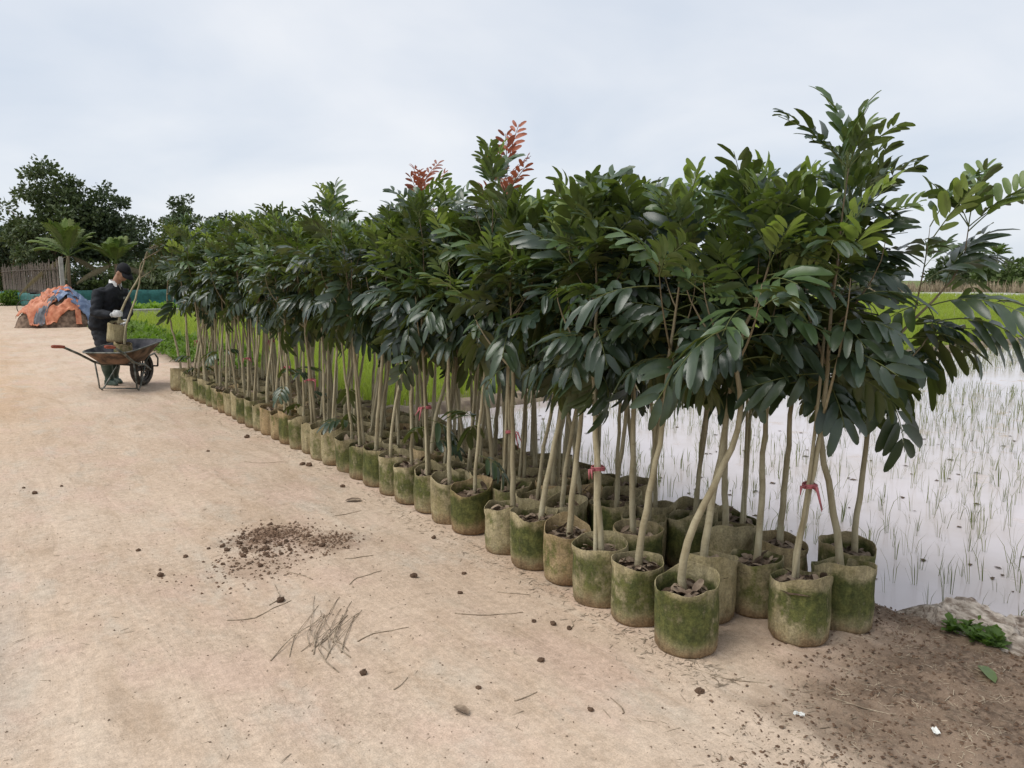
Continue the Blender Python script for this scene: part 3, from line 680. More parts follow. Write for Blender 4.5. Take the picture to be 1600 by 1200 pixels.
# ------------------------------------------------------------------ wheelbarrow
def wheelbarrow(loc, rz):
    root = empty('wheelbarrow', loc, rz); tag(root, 'old rusty wheelbarrow with red grips carrying potted saplings', 'wheelbarrow')
    zb = .37; B = [(-.14, .20), (.38, .17)]; T = [(-.34, .34, .535), (.70, .30, .63)]
    def trough(off, name, m, inner):
        mb = MB(); n = 12; rings = []
        for t in [0, .33, .66, 1]:
            x0 = B[0][0] + (T[0][0] - B[0][0]) * t; x1 = B[1][0] + (T[1][0] - B[1][0]) * t; w0 = B[0][1] + (T[0][1] - B[0][1]) * t; w1 = B[1][1] + (T[1][1] - B[1][1]) * t
            ring = []
            for k in range(48):
                a = 2 * math.pi * k / 48; ca, sa = math.cos(a), math.sin(a); e = .38
                px = math.copysign(abs(ca) ** e, ca); py = math.copysign(abs(sa) ** e, sa)
                x = (x0 + x1) / 2 + px * ((x1 - x0) / 2 - off); f = (x - x0) / (x1 - x0); y = py * (w0 + (w1 - w0) * f - off)
                z0 = zb; z1 = T[0][2] + (T[1][2] - T[0][2]) * f
                ring.append((x, y, z0 + off + (z1 - z0 - (off if t < 1 else 0)) * t))
            rings.append(ring)
        V = [p for r in rings for p in r]; F = [(i * 48 + k, i * 48 + (k + 1) % 48, (i + 1) * 48 + (k + 1) % 48, (i + 1) * 48 + k) for i in range(3) for k in range(48)]
        F.append(tuple(reversed(range(48))))
        if inner: F = [tuple(reversed(f)) for f in F]
        mb.add(V, F); o = mb.build(name, m, root, smooth=False); return rings[-1]
    rim = trough(0, 'tray', M['rust'], False); trough(.006, 'tray_lining', M['tray_in'], True)
    mb = MB(); mb.tube([Vector(p) for p in rim] + [Vector(rim[0])], .010, 6, cap=False); mb.build('tray_rim', M['frame'], root)
    for s in (1, -1):
        mb = MB(); mb.tube([(-.62, s * .325, .635), (-.35, s * .30, .52), (-.12, s * .265, .40), (.05, s * .25, .345), (.25, s * .20, .33), (.42, s * .11, .30), (.60, s * .085, .215)], .016, 8); mb.build('handle', M['frame'], root)
        mb = MB(); mb.tube([(-.80, s * .333, .655), (-.76, s * .333, .652), (-.66, s * .328, .642), (-.60, s * .324, .632)], [.019, .022, .021, .019], 10); mb.build('grip', M['grip'], root)
        mb = MB(); mb.tube([(-.10, s * .262, .39), (-.06, s * .258, .15), (-.05, s * .255, .045), (-.01, s * .25, .016), (.05, s * .245, .05), (.22, s * .205, .24), (.30, s * .18, .325)], .011, 7); mb.build('leg', M['frame'], root)
        mb = MB(); mb.tube([(.30, s * .18, .33), (.45, s * .16, .42), (.62, s * .15, .44), (.72, s * .14, .36), (.74, s * .12, .25)], .012, 7); mb.build('front_guard', M['frame'], root)
    mb = MB(); mb.tube([(-.05, -.255, .04), (-.05, .255, .04)], .009, 6); mb.tube([(.74, -.12, .25), (.74, .12, .25)], .012, 6); mb.tube([(-.1, -.26, .385), (-.1, .26, .385)], .010, 6); mb.build('cross_bar', M['frame'], root)
    wz = .235; c = Vector((.54, 0, wz)); wh = empty('wheel', c); wh.parent = root; wh.scale = (1.09,) * 3
    mb = MB(); n = 36
    prof = [(.150, .035), (.165, .048), (.19, .050), (.209, .036), (.215, 0), (.209, -.036), (.19, -.050), (.165, -.048), (.150, -.035)]
    V = []; F = []
    for k in range(n):
        a = 2 * math.pi * k / n; tr = .003 * (k % 2)
        for r, y in prof: rr = r - (tr if r > .2 else 0); V.append((math.cos(a) * rr, y, math.sin(a) * rr))
    q = len(prof)
    for k in range(n):
        for j in range(q - 1): F.append((k * q + j, k * q + j + 1, (k + 1) % n * q + j + 1, (k + 1) % n * q + j))
    mb.add(V, [tuple(reversed(f)) for f in F]); mb.build('tyre', M['tyre'], wh)
    mb = MB()
    for rr in (.150, .118):
        mb.tube([(math.cos(k * 6.2832 / 24) * rr, 0, math.sin(k * 6.2832 / 24) * rr) for k in range(25)], .02 if rr > .13 else .008, 6, cap=False)
    for k in range(6):
        a = k * math.pi / 3 + .2; mb.tube([(math.cos(a) * .03, 0, math.sin(a) * .03), (math.cos(a) * .145, 0, math.sin(a) * .145)], .011, 6)
    mb.tube([(0, -.10, 0), (0, .10, 0)], .013, 8); mb.tube([(0, -.05, 0), (0, .05, 0)], .034, 10); mb.build('rim', M['rim'], wh)
    return root
BARROW = (1.70, 11.03); BRZ = R(50)
wheelbarrow((BARROW[0], BARROW[1], gz(*BARROW) - .002), BRZ)

# ------------------------------------------------------------------ person loading the wheelbarrow
PX, PY = W(-5.545, 10.38); PW = YAW - R(28)
def person():
    F = Vector((.6, -.8, 0)); Rt = Vector((-.8, -.6, 0)); Z = Vector((0, 0, 1))
    nb = Vector((.115, -.08, 1.395)); hc = Vector((.225, -.19, 1.545))
    fh = Vector((.50, -.62, -.60)).normalized(); sh = Vector((-.8, -.6, .0)); uh = sh.cross(fh); uh = uh if uh.z > 0 else -uh
    tors = [((-.06, .06, .74), .165, .125), ((-.04, .045, .88), .165, .125), ((-.005, .015, 1.02), .15, .11), ((.05, -.03, 1.18), .165, .115), ((.085, -.055, 1.29), .145, .09), ((.11, -.075, 1.37), .07, .065)]
    rsh, rel, rwr = Vector((-.085, -.15, 1.27)), Vector((-.145, -.25, 1.0)), Vector((.055, -.405, .985))
    lsh, lel, lwr = Vector((.205, .04, 1.27)), Vector((.26, -.08, 1.02)), Vector((.20, -.27, .885))
    legs = [((-.13, .02, .84), (-.075, -.07, .46), (-.03, .0, .09)), ((.015, .12, .84), (.06, .10, .46), (.03, .22, .09))]
    # body: one continuous surface
    mb = MB(); mb.loft([(c, Rt * a * .9, F * b * .9) for c, a, b in tors], 20)
    mb.tube([nb - Z * .06, nb + (hc - nb) * .35, hc - uh * .05 - fh * .02], [.058, .054, .056], 14)
    mb.ell(hc, sh * .072, fh * .092, uh * .112, seg=20, rings=13)
    mb.ell(hc - uh * .062 + fh * .025, sh * .052, fh * .058, uh * .052)
    mb.tube([hc + fh * .085 + uh * .02, hc + fh * .112 - uh * .022, hc + fh * .092 - uh * .03], [.009, .015, .010], 8)
    for s in (1, -1):
        mb.ell(hc + sh * s * .074 - uh * .012, sh * .010, fh * .02, uh * .032); mb.ell(hc + fh * .078 + sh * s * .03 + uh * .028, sh * .022, fh * .012, uh * .008)
        mb.ell(hc + fh * .06 + sh * s * .04 - uh * .02, sh * .022, fh * .024, uh * .024)
    mb.ell(hc + fh * .08 - uh * .056, sh * .022, fh * .010, uh * .008)
    for a, b, c in ((rsh, rel, rwr), (lsh, lel, lwr)): mb.tube([a, a.lerp(b, .5), b, b.lerp(c, .5), c], [.056, .050, .042, .038, .03], 12)
    for h, k, a in legs: mb.tube([h, Vector(h).lerp(Vector(k), .5), k, Vector(k).lerp(Vector(a), .4), a], [.088, .075, .055, .053, .04], 14); mb.ell(Vector(a) + F * .05 - Z * .045, F * .085, Rt * .03, Z * .02)
    body = mb.build('person', M['skin'], None, loc=(PX, PY, gz(PX, PY)), rot=(0, 0, -PW)); remesh(body, .008, 3)
    tag(body, 'person in dark jacket, black cap and white gloves lifting a potted sapling over the wheelbarrow', 'person')
    def folds(k, s1):
        def fn(co, nn): return co + nn * (k * fbm(co.x * 9, co.y * 9, co.z * 15 + s1, 3) + k * .8 * math.sin(co.z * 60 + 5 * fbm(co.x * 6, co.y * 6, co.z * 3, 2)) * .5)
        return fn
    mb = MB(); J = [((-.06, .06, .755), .178, .138), ((-.055, .055, .80), .20, .158), ((-.04, .045, .90), .205, .162), ((-.005, .015, 1.03), .195, .15), ((.045, -.025, 1.17), .195, .15), ((.075, -.048, 1.265), .18, .128), ((.098, -.066, 1.34), .125, .10), ((.112, -.077, 1.40), .074, .072)]
    mb.loft([(c, Rt * a, F * b) for c, a, b in J], 22)
    for a, b, c in ((rsh, rel, rwr), (lsh, lel, lwr)):
        mb.tube([a + (Vector((.06, -.04, 1.25)) - a) * .3, a, a.lerp(b, .5), b, b.lerp(c, .4), b.lerp(c, .85), c], [.088, .086, .075, .068, .064, .055, .046], 14)
    jk = mb.build('jacket', M['jacket'], body); remesh(jk, .011, 3, folds(.009, 0))
    mb = MB(); mb.box((0, 0, 0), (.05, .003, .03), rot=Matrix.Rotation(math.atan2(Rt.y, Rt.x), 3, 'Z')); ba = mb.build('jacket_badge', M['metal'], jk, smooth=False)
    ba.location = Vector((.04, -.02, 1.2)) - Rt * .12 + F * .155
    mb = MB(); mb.loft([((-.06, .06, .90), Rt * .17, F * .13), ((-.06, .06, .78), Rt * .172, F * .132), ((-.055, .06, .74), Rt * .14, F * .11)], 18)
    for h, k, a in legs:
        h, k, a = Vector(h), Vector(k), Vector(a); mb.tube([h, h.lerp(k, .5), k, k.lerp(a, .35), k.lerp(a, .55)], [.10, .09, .075, .07, .066], 14)
    tr = mb.build('trousers', M['trouser'], body); remesh(tr, .011, 3, folds(.007, 4))
    for h, k, a in legs:
        k, a = Vector(k), Vector(a); mb = MB(); t = k.lerp(a, .28)
        mb.tube([t, t.lerp(a, .5), a + Z * .03, a - Z * .03], [.076, .071, .058, .06], 16); mb.loft([(a - F * .05 - Z * .088, Rt * .042, F * .04), (a - F * .04 - Z * .02, Rt * .04, F * .05)], 14)
        mb.loft([(a + F * .035 - Z * .089, Rt * .046, F * .125), (a + F * .035 - Z * .06, Rt * .046, F * .123), (a + F * .02 - Z * .02, Rt * .04, F * .09)], 18)
        bo = mb.build('boot', M['boot'], body); remesh(bo, .008, 3)
    # cap, hair, collar
    mb = MB(); c0 = hc + uh * .028; secs = []
    for t in (0, .35, .65, .85, .97): secs.append((c0 + uh * .10 * t - fh * .012 * t, sh * .084 * math.sqrt(1 - t * t * .95), fh * .104 * math.sqrt(1 - t * t * .95)))
    mb.loft(secs, 20)
    vis = []
    for k in range(11):
        a = -1.05 + 2.1 * k / 10; e = c0 + fh * (.104 * math.cos(a)) + sh * (.084 * math.sin(a)); o = c0 + fh * (.175 * math.cos(a * .9)) + sh * (.090 * math.sin(a)) - uh * .022
        vis += [e + uh * .012, o, o - uh * .006, e]
    mb.add(vis, [(k * 4 + j, k * 4 + (j + 1) % 4, k * 4 + 4 + (j + 1) % 4, k * 4 + 4 + j) for k in range(10) for j in range(4)]); mb.build('cap', M['cap'], body)
    mb = MB(); mb.ell(hc - fh * .022 + uh * .008, sh * .076, fh * .080, uh * .070); mb.build('hair', M['hair'], body)
    mb = MB(); cn = nb + Z * .025 + F * .01; V = []
    for k in range(17):
        a = -2.75 + 5.5 * k / 16; u = -math.cos(a) ; r1 = .070; p = cn + (F * -math.cos(a) * -1 if False else F * (-math.cos(a)) * r1) + Rt * math.sin(a) * r1
        V += [p + Z * (.012 if abs(a) > 1.6 else .03), p * 1 + (p - cn) * .12 - Z * (.018 + (.05 if abs(a) > 2.2 else 0))]
    mb.add(V, [(k * 2, k * 2 + 1, k * 2 + 3, k * 2 + 2) for k in range(16)]); mb.add([cn + F * .078 - Z * .03 + Rt * .022, cn + F * .078 - Z * .03 - Rt * .022, cn + F * .112 - Z * .115], [(0, 1, 2), (2, 1, 0)]); cl = mb.build('shirt_collar', M['shirt'], body)
    # gloved hands, fingers closed round the stem and the bag rim
    def hand(wr, fwd, palm_n, thumb_up, grip_r, name):
        fwd = fwd.normalized(); pn = (palm_n - fwd * palm_n.dot(fwd)).normalized(); sd = fwd.cross(pn); sd = sd if sd.dot(thumb_up) > 0 else -sd
        mb = MB(); mb.tube([wr - fwd * .03, wr], [.036, .035], 12); mb.ell(wr + fwd * .045, fwd * .055, sd * .044, pn * .020)
        for j, ln in enumerate((.072, .080, .075, .060)):
            o = wr + fwd * .085 + sd * (.032 - .021 * j); p1 = o + fwd * ln * .32 + pn * .012; p2 = p1 + pn * ln * .45 + fwd * .006; p3 = p2 - fwd * ln * .38 + pn * .004
            mb.tube([o - fwd * .03, o, p1, p2, p3], [.0115, .0115, .0105, .0098, .0085], 8)
        o = wr + fwd * .02 + sd * .036; mb.tube([o - sd * .015, o + fwd * .02 + sd * .012, o + fwd * .045 + pn * .025 + sd * .006, o + fwd * .055 + pn * .05], [.014, .013, .012, .0095], 8)
        h = mb.build(name, M['glove'], body); remesh(h, .0045, 2); return h
    hand(rwr, Vector((.86, -.30, .12)), Vector((.30, .85, 0)), Z, .012, 'glove')
    hand(lwr, Vector((-.35, -.45, -.72)), Vector((-.75, -.45, .1)), Vector((.3, -.6, .5)), .012, 'glove')
    return body
person()
# sapling in the man's hands and the one already in the tray
PC, PS = math.cos(-PW), math.sin(-PW)
def cl2(a, b): return (PC * a - PS * b, PS * a + PC * b)
def cw(dx, dy, z): q = cl2(dx, dy); return (PX + q[0], PY + q[1], z)
o = sapling(cw(.085, -.40, .62), 301, 1.86, cl2(.27, .12), 26, azfix=1, lsc=.85, clear=1.2, bag=5, rad=.016, spread=cl2(.75, .3), bend=cl2(-.03, 0))
o.rotation_euler = (Matrix.Rotation(R(7), 3, Vector((*cl2(0, 1), 0)))).to_euler()
tag(o, 'sapling held by the person above the wheelbarrow, its bag dangling over the tray', 'sapling')
bx, by = BARROW[0] + math.cos(BRZ) * .12 + .0, BARROW[1] + math.sin(BRZ) * .12
o = sapling((bx, by, .381), 302, 2.0, cl2(.25, .08), 28, azfix=1, lsc=.85, clear=1.25, bag=7, rad=.016, spread=cl2(.6, .1), bend=cl2(-.05, 0)); o.scale = (.95,) * 3
tag(o, 'sapling standing in the tray of the wheelbarrow', 'sapling')
for ob in (o,): 
    for q in ('twin', 'low'):
        if q in ob: del ob[q]

# ------------------------------------------------------------------ rubbish heap with tarpaulins, bicycle
HX, HY = W(-13.95, 23.6)
def heap_h(x, y):
    e = max(0, 1 - (x / 1.32) ** 2 - (y / .72) ** 2); h = .95 * e ** .6 * (1 - .28 * max(0, x) / 1.2 + .12 * math.exp(-((x - .05) / .4) ** 2))
    return h + (.10 * fbm(x * 2.4, y * 2.4, 3, 4)) * min(1, e * 4)
mb = MB(); n = 60; V = []
for j in range(n + 1):
    for i in range(n + 1):
        x = -1.35 + 2.7 * i / n; y = -.75 + 1.5 * j / n; V.append((x, y, heap_h(x, y) + .04 * fbm(x * 9, y * 9, 1, 3) - .03))
mb.add(V, [(j * (n + 1) + i, j * (n + 1) + i + 1, (j + 1) * (n + 1) + i + 1, (j + 1) * (n + 1) + i) for j in range(n) for i in range(n)])
tag(mb.build('rubbish_heap', M['heap'], loc=(HX, HY, 0), rot=(0, 0, R(31) - YAW)), 'brown heap of earth and rubbish under crumpled tarpaulins', 'heap')
def tarp(name, label, m, cx, cy, w, d, rot, off, seed, amp=.05):
    mb = MB(); nu, nv = 34, 24; V = []
    for j in range(nv + 1):
        for i in range(nu + 1):
            u = (i / nu - .5) * w; v = (j / nv - .5) * d
            u *= 1 + .22 * fbm(v * 1.6, seed, 0, 2); v *= 1 + .25 * fbm(u * 1.4, seed + 5, 0, 2)
            x = cx + u * math.cos(rot) - v * math.sin(rot); y = cy + u * math.sin(rot) + v * math.cos(rot)
            f = abs(fbm(u * 2.2 + seed, v * 5.5, seed, 4)) * amp * 3.2 + abs(math.sin(u * 9 + v * 5 + 4 * fbm(u * 2, v * 2, seed, 2))) * amp * .8
            V.append((x, y, max(.015, heap_h(x, y)) + off + f))
    q = nu + 1; mb.add(V, [(j * q + i, j * q + i + 1, (j + 1) * q + i + 1, (j + 1) * q + i) for j in range(nv) for i in range(nu)])
    o = mb.build(name, m, loc=(HX, HY, 0), rot=(0, 0, R(31) - YAW)); md = o.modifiers.new('t', 'SOLIDIFY'); md.thickness = .008
    return tag(o, label, 'tarpaulin')
tarp('tarpaulin', 'faded orange tarpaulin spread over the left shoulder of the rubbish heap', M['orange'], -.58, -.14, .95, .95, .5, .05, 1)
tarp('tarpaulin', 'orange tarpaulin crumpled over the top of the rubbish heap', M['orange'], -.12, .06, .9, .8, .1, .075, 2, .06)
tarp('tarpaulin', 'blue tarpaulin folded across the middle of the rubbish heap', M['blue'], .08, -.22, .62, .38, .35, .12, 3, .04)
tarp('tarpaulin', 'blue tarpaulin covering the lower end of the rubbish heap', M['blue'], .66, -.14, 1.0, 1.0, -.1, .05, 4, .06)
tarp('tarpaulin', 'dark grey tarpaulin trailing down the heap below the orange one', M['grey_tarp'], -.42, -.46, .75, .24, .55, .055, 5, .05)
tarp('tarpaulin', 'narrow orange strip of tarpaulin lying along the heap foot', M['orange'], -.05, -.60, .9, .16, .18, .05, 6, .04)
tarp('tarpaulin', 'reddish orange scrap of tarpaulin hanging at the heap front', M['orange'], .36, -.55, .16, .42, .1, .07, 7, .03)
def sack(lx, ly, r, seed, label, m):
    mb = MB(); mb.ell((0, 0, r * .75), (r, 0, 0), (0, r * .9, 0), (0, 0, r * .85), seg=22, rings=14); mb.tube([(0, 0, r * 1.4), (.02, 0, r * 1.7), (.05, .02, r * 1.85)], [r * .35, r * .12, r * .22], 10)
    ha = R(31) - YAW; x, y = HX + math.cos(ha) * lx - math.sin(ha) * ly, HY + math.sin(ha) * lx + math.cos(ha) * ly
    o = mb.build('plastic_sack', m, loc=(x, y, .0), rot=(0, 0, seed)); remesh(o, .02, 1, lambda co, nn: co + nn * .05 * r / .2 * fbm(co.x * 9, co.y * 9, co.z * 9 + seed, 3)); tag(o, label, 'sack')
sack(1.12, -.62, .20, 1.0, 'dirty white plastic sack at the lower end of the rubbish heap', M['sack'])
sack(.74, -.72, .15, 2.0, 'small grey plastic sack slumped at the foot of the blue tarpaulin', M['grey_tarp'])
def bicycle(loc, rz):
    root = empty('bicycle', loc, rz); tag(root, 'old bicycle with handlebar basket leaning behind the rubbish heap', 'bicycle')
    for x in (0, 1.02):
        w = empty('wheel', (x, 0, .33)); w.parent = root
        mb = MB(); mb.tube([(math.cos(k * 6.2832 / 30) * .315, 0, math.sin(k * 6.2832 / 30) * .315) for k in range(31)], .016, 6, cap=False); mb.build('tyre', M['tyre'], w)
        mb = MB()
        for k in range(14):
            a = k * 6.2832 / 14; mb.tube([(0, .012 * (-1) ** k, 0), (math.cos(a) * .3, 0, math.sin(a) * .3)], .0025, 4)
        mb.tube([(0, -.05, 0), (0, .05, 0)], .018, 8); mb.build('spokes', M['metal'], w)
    mb = MB(); A, Bk, C, D_ = (0, 0, .33), (.42, 0, .30), (.30, 0, .80), (.80, 0, .78)
    for p, q in ((A, Bk), (A, C), (Bk, C), (Bk, (.82, 0, .68)), (C, D_)): mb.tube([p, q], .015, 7)
    mb.tube([(1.02, 0, .33), (.84, 0, .70), (.79, 0, .98)], .014, 7); mb.build('frame', M['frame'], root)
    mb = MB(); mb.tube([(.62, -.29, 1.0), (.74, -.24, 1.03), (.80, -.06, 1.0), (.80, .06, 1.0), (.74, .24, 1.03), (.62, .29, 1.0)], .012, 7); mb.build('handlebar', M['metal'], root)
    mb = MB(); mb.loft([((.28, 0, .88), (.10, 0, 0), (0, .06, 0)), ((.28, 0, .93), (.14, 0, 0), (0, .085, 0)), ((.27, 0, .945), (.12, 0, 0), (0, .07, 0))], 14); mb.build('saddle', M['cap'], root)
    mb = MB(); mb.loft([((.98, 0, .72), (.11, 0, 0), (0, .15, 0)), ((.99, 0, .97), (.15, 0, 0), (0, .19, 0)), ((.99, 0, .965), (.13, 0, 0), (0, .17, 0)), ((.98, 0, .76), (.10, 0, 0), (0, .13, 0))], 20); mb.build('basket', M['basket'], root, smooth=False)
    return root
bxy = W(-19.6, 30.6); b = bicycle((bxy[0], bxy[1], .0), -YAW + .5); b.rotation_euler = (R(4), 0, -YAW + .5)

# ------------------------------------------------------------------ garden fence, net, kerb, vegetables
def fence(p0, p1, n, h):
    root = empty('stake_fence', (p0[0], p0[1], 0)); tag(root, 'weathered grey brown stake fence along the garden beside the road', 'fence')
    d = Vector((p1[0] - p0[0], p1[1] - p0[1], 0)); L = d.length; t = d.normalized(); a = math.atan2(t.y, t.x)
    var = []
    for k in range(5):
        mb = MB(); w = U(.07, .12); hh = h * U(.93, 1.05); mb.loft([((0, 0, -.1), (w * .5, 0, 0), (0, .018, 0)), ((U(-.02, .02), .01, hh * .5), (w * .5, 0, 0), (0, .018, 0)), ((U(-.03, .03), 0, hh), (w * .42, 0, 0), (0, .016, 0))], 6); var.append(mb.mesh('stake', [M['wood']], False))
    for k in range(n):
        p = t * (L * (k + .5) / n); put('stake', var[k % 5], root, (p.x, p.y, 0), (U(-.03, .03), U(-.04, .04), a), (L / n / .085, 1, U(.93, 1.05)))
    mb = MB()
    for z in (.5, h * .85): mb.tube([(0, 0, z), (d.x * .5, d.y * .5, z + .03), (d.x, d.y, z)], .025, 6)
    o = mb.build('rail', M['wood'], root); o.location = (-t.y * -.05, t.x * -.05, 0)
FA = W((98 - 800) / 1180 * 37, 37); FB = W((12 - 800) / 1180 * 50, 50)
fence(FB, FA, 120, 2.3)
mb = MB(); mb.box((0, 0, 1.2), (.17, .17, 2.6)); mb.box((0, 0, 2.53), (.13, .13, .06))
tag(mb.build('concrete_post', M['concrete'], loc=(FA[0] + .14, FA[1] - .15, 0), rot=(0, 0, .1), smooth=False), 'pale square concrete post at the corner of the stake fence', 'post')
def net(p0, p1, h, label, n=60):
    root = empty('net_fence', (p0[0], p0[1], 0)); tag(root, label, 'net fence'); dx, dy = p1[0] - p0[0], p1[1] - p0[1]; L = math.hypot(dx, dy); mb = MB(); V = []
    for i in range(n + 1):
        f = i / n; o = .05 * fbm(f * L * 1.2, 1, 0, 3)
        for j in range(5): V.append((dx * f - dy / L * o * (1 + j * .3), dy * f + dx / L * o, .0 + h * j / 4 * (1 + .06 * fbm(f * L * .8, 4, 0, 2) - .03 * abs(math.sin(f * L * 1.6)))))
    mb.add(V, [(i * 5 + j, i * 5 + 5 + j, i * 5 + 6 + j, i * 5 + 1 + j) for i in range(n) for j in range(4)]); o = mb.build('net', M['net'], root); md = o.modifiers.new('t', 'SOLIDIFY'); md.thickness = .006
    k = int(L / 2)
    for i in range(k + 1):
        m2 = MB(); m2.tube([(dx * i / k, dy * i / k + .05, -.1), (dx * i / k + .02, dy * i / k + .05, h * 1.06)], .018, 6); m2.build('post', M['wood'], root)
net((FA[0] + .3, 40.2), (16, 40.6), .98, 'low teal net fence behind the vegetable bed')
net((FB[0] - .5, FB[1] - 1.2), (FA[0] - .35, FA[1] - .4), .75, 'low teal net fence along the foot of the stake fence', 40)
mb = MB(); mb.box((11.5, 36.1, -.03), (16.5, .35, .34)); mb.box((11.5, 36.1, .16), (16.6, .42, .05))
tag(mb.build('canal_kerb', M['concrete'], smooth=False), 'pale concrete canal lip between rice and vegetable bed', None, None, 'structure')
sheet('garden_bed', 3.6, 40, 36.2, 160, -.02, M['mud'], label='earth of the vegetable garden behind the canal')
def leafy(n, area, z, size, hgt, g):
    V = []; F = []
    x0, x1, y0, y1 = area
    for k in range(n):
        x, y = g.uniform(x0, x1), g.uniform(y0, y1); nl = 9
        for q in range(nl):
            a = g.uniform(0, 6.28); e = g.uniform(.3, 1.3); l = size * g.uniform(.6, 1.2); d = Vector((math.cos(a) * math.cos(e), math.sin(a) * math.cos(e), math.sin(e))); s = Vector((-math.sin(a), math.cos(a), 0)); o = Vector((x, y, z + hgt * g.random() * g.random()))
            b = len(V); V += [o, o + d * l * .5 + s * l * .3, o + d * l - Vector((0, 0, l * .25)), o + d * l * .5 - s * l * .3]; F.append((b, b + 1, b + 2, b + 3))
    return np.array(V), np.array(F)
g9 = random.Random(9)
Vv, Ff = leafy(900, (4.2, 16, 36.6, 39.7), -.02, .28, .35, g9); tag(put('vegetable_bed', np_mesh('vegetable_bed', Vv, Ff, M['veg'])), 'bright green leafy vegetables growing between canal and teal net', 'vegetables', None, 'stuff')
VV = []; FF = []; nb_ = 0
for k in range(2600):
    y = U(12.8, 34); x = 3.75 + U(-.55, .75) * (1 + .3 * fbm(y, 2)) + (.0 if y < 20 else .15)
    if y < 14 and x < 3.5: continue
    sz = U(.05, .13)
    for q in range(6):
        a = U(0, 6.28); e = U(.1, 1.2); d = Vector((math.cos(a) * math.cos(e), math.sin(a) * math.cos(e), math.sin(e))); s = Vector((-math.sin(a), math.cos(a), 0)); o = Vector((x, y, max(-.1, gz(x, y)) + U(0, .28) * max(0, .4 + fbm(x * 2, y * .8, 5, 2))))
        b = len(VV); VV += [o, o + d * sz * .55 + s * sz * .35, o + d * sz * 1.3, o + d * sz * .55 - s * sz * .35]; FF.append((b, b + 1, b + 2, b + 3))
tag(put('roadside_weeds', np_mesh('roadside_weeds', np.array(VV), np.array(FF), M['weed'])), 'low green weeds growing on the verge beyond the saplings', 'weeds', None, 'stuff')

# ------------------------------------------------------------------ trees
def crown_mesh(name, blobs, nclump, per, leaf, m, seed, csize, zmin=None):
    g = np.random.default_rng(seed); vol = np.array([b[3] * b[4] * b[5] for b in blobs]) ** .75; pick = g.choice(len(blobs), nclump, p=vol / vol.sum())
    C = []
    for i in pick:
        cx, cy, cz, rx, ry, rz = blobs[i]; v = g.normal(size=3); v /= np.linalg.norm(v); r = g.uniform(.35, 1) ** .5
        C.append((cx + v[0] * rx * r, cy + v[1] * ry * r, cz + v[2] * rz * r))
    C = np.array(C); cs = csize * g.uniform(.55, 1.3, nclump)
    P = np.repeat(C, per, 0); k = np.repeat(cs, per); N = len(P)
    o = g.normal(size=(N, 3)); o /= np.linalg.norm(o, axis=1)[:, None]; o *= (g.uniform(0, 1, N) ** .45 * k)[:, None]; o[:, 2] *= .7; P = P + o
    d = o / (np.linalg.norm(o, axis=1)[:, None] + 1e-6) + g.normal(size=(N, 3)) * .6; d /= np.linalg.norm(d, axis=1)[:, None]
    s = np.cross(d, g.normal(size=(N, 3))); s /= np.linalg.norm(s, axis=1)[:, None]; u = np.cross(s, d)
    l = (leaf * g.uniform(.6, 1.3, N))[:, None]; w = l * .30
    Vv = np.stack([P, P + d * l * .5 + s * w + u * l * .08, P + d * l, P + d * l * .5 - s * w + u * l * .08], 1).reshape(-1, 3)
    Ff = (np.arange(N) * 4)[:, None] + np.array([[0, 1, 2, 3]]); return np_mesh(name, Vv, Ff, m), C
def tree(name, label, x, y, h, blobs, nclump, per, leaf, m, seed, csize=.6, z0=0, group=None, trunk_r=.16):
    root = empty(name, (x, y, z0)); tag(root, label, 'tree', group); me, C = crown_mesh('crown', blobs, nclump, per, leaf, m, seed, csize); put('crown', me, root)
    g = random.Random(seed); top = Vector((g.uniform(-.2, .2), g.uniform(-.2, .2), h * .75)); mb = MB()
    path = [Vector((0, 0, -.2)), Vector((g.uniform(-.1, .1), g.uniform(-.1, .1), h * .25)), Vector((g.uniform(-.2, .2), 0, h * .5)), top]; mb.tube(path, [trunk_r * 1.2, trunk_r, trunk_r * .6, trunk_r * .2], 9); mb.build('trunk', M['trunk'], root)
    mb = MB()
    for c in C[:min(26, len(C))]:
        c = Vector(c); s = path[1].lerp(path[2], g.uniform(0, 1)) if c.z < h * .6 else path[2].lerp(top, g.uniform(0, .8)); mb.tube([s, (s + c) / 2 + Vector((0, 0, -.12 * (c - s).length)), c], [trunk_r * .35, trunk_r * .22, trunk_r * .06], 5)
    mb.build('limbs', M['trunk'], root); return root
def UP(u, d): return W((u - 800) / 1180 * d, d)
TG = 'garden trees behind the stake fence'
x, y = UP(95, 46); tree('broadleaf_tree', 'tallest dark broadleaf tree standing behind the stake fence', x, y, 8.4, [(0, 0, 6.9, 1.5, 1.5, 1.5), (-.9, .6, 5.6, 1.7, 1.5, 1.3), (1.1, -.8, 5.3, 1.6, 1.6, 1.5), (0, 0, 3.6, 2.4, 2.2, 1.5)], 120, 85, .26, M['dark_tree'], 1, .62, group=TG)
x, y = UP(30, 56); tree('broadleaf_tree', 'lower dark broadleaf tree at the far end of the stake fence', x, y, 6.0, [(0, 0, 4.4, 2.2, 2.0, 1.6), (-1.4, 1, 3.4, 1.8, 1.6, 1.4), (1.8, -1.3, 3.2, 1.8, 1.6, 1.6)], 90, 80, .28, M['dark_tree'], 2, .65, group=TG)
x, y = UP(-20, 62); tree('broadleaf_tree', 'broadleaf tree beyond the end of the stake fence', x, y, 5.6, [(0, 0, 4.2, 2.4, 2.2, 1.6), (1.4, -1, 2.8, 1.8, 1.6, 1.4)], 70, 70, .3, M['mid_tree'], 3, .7, group=TG)
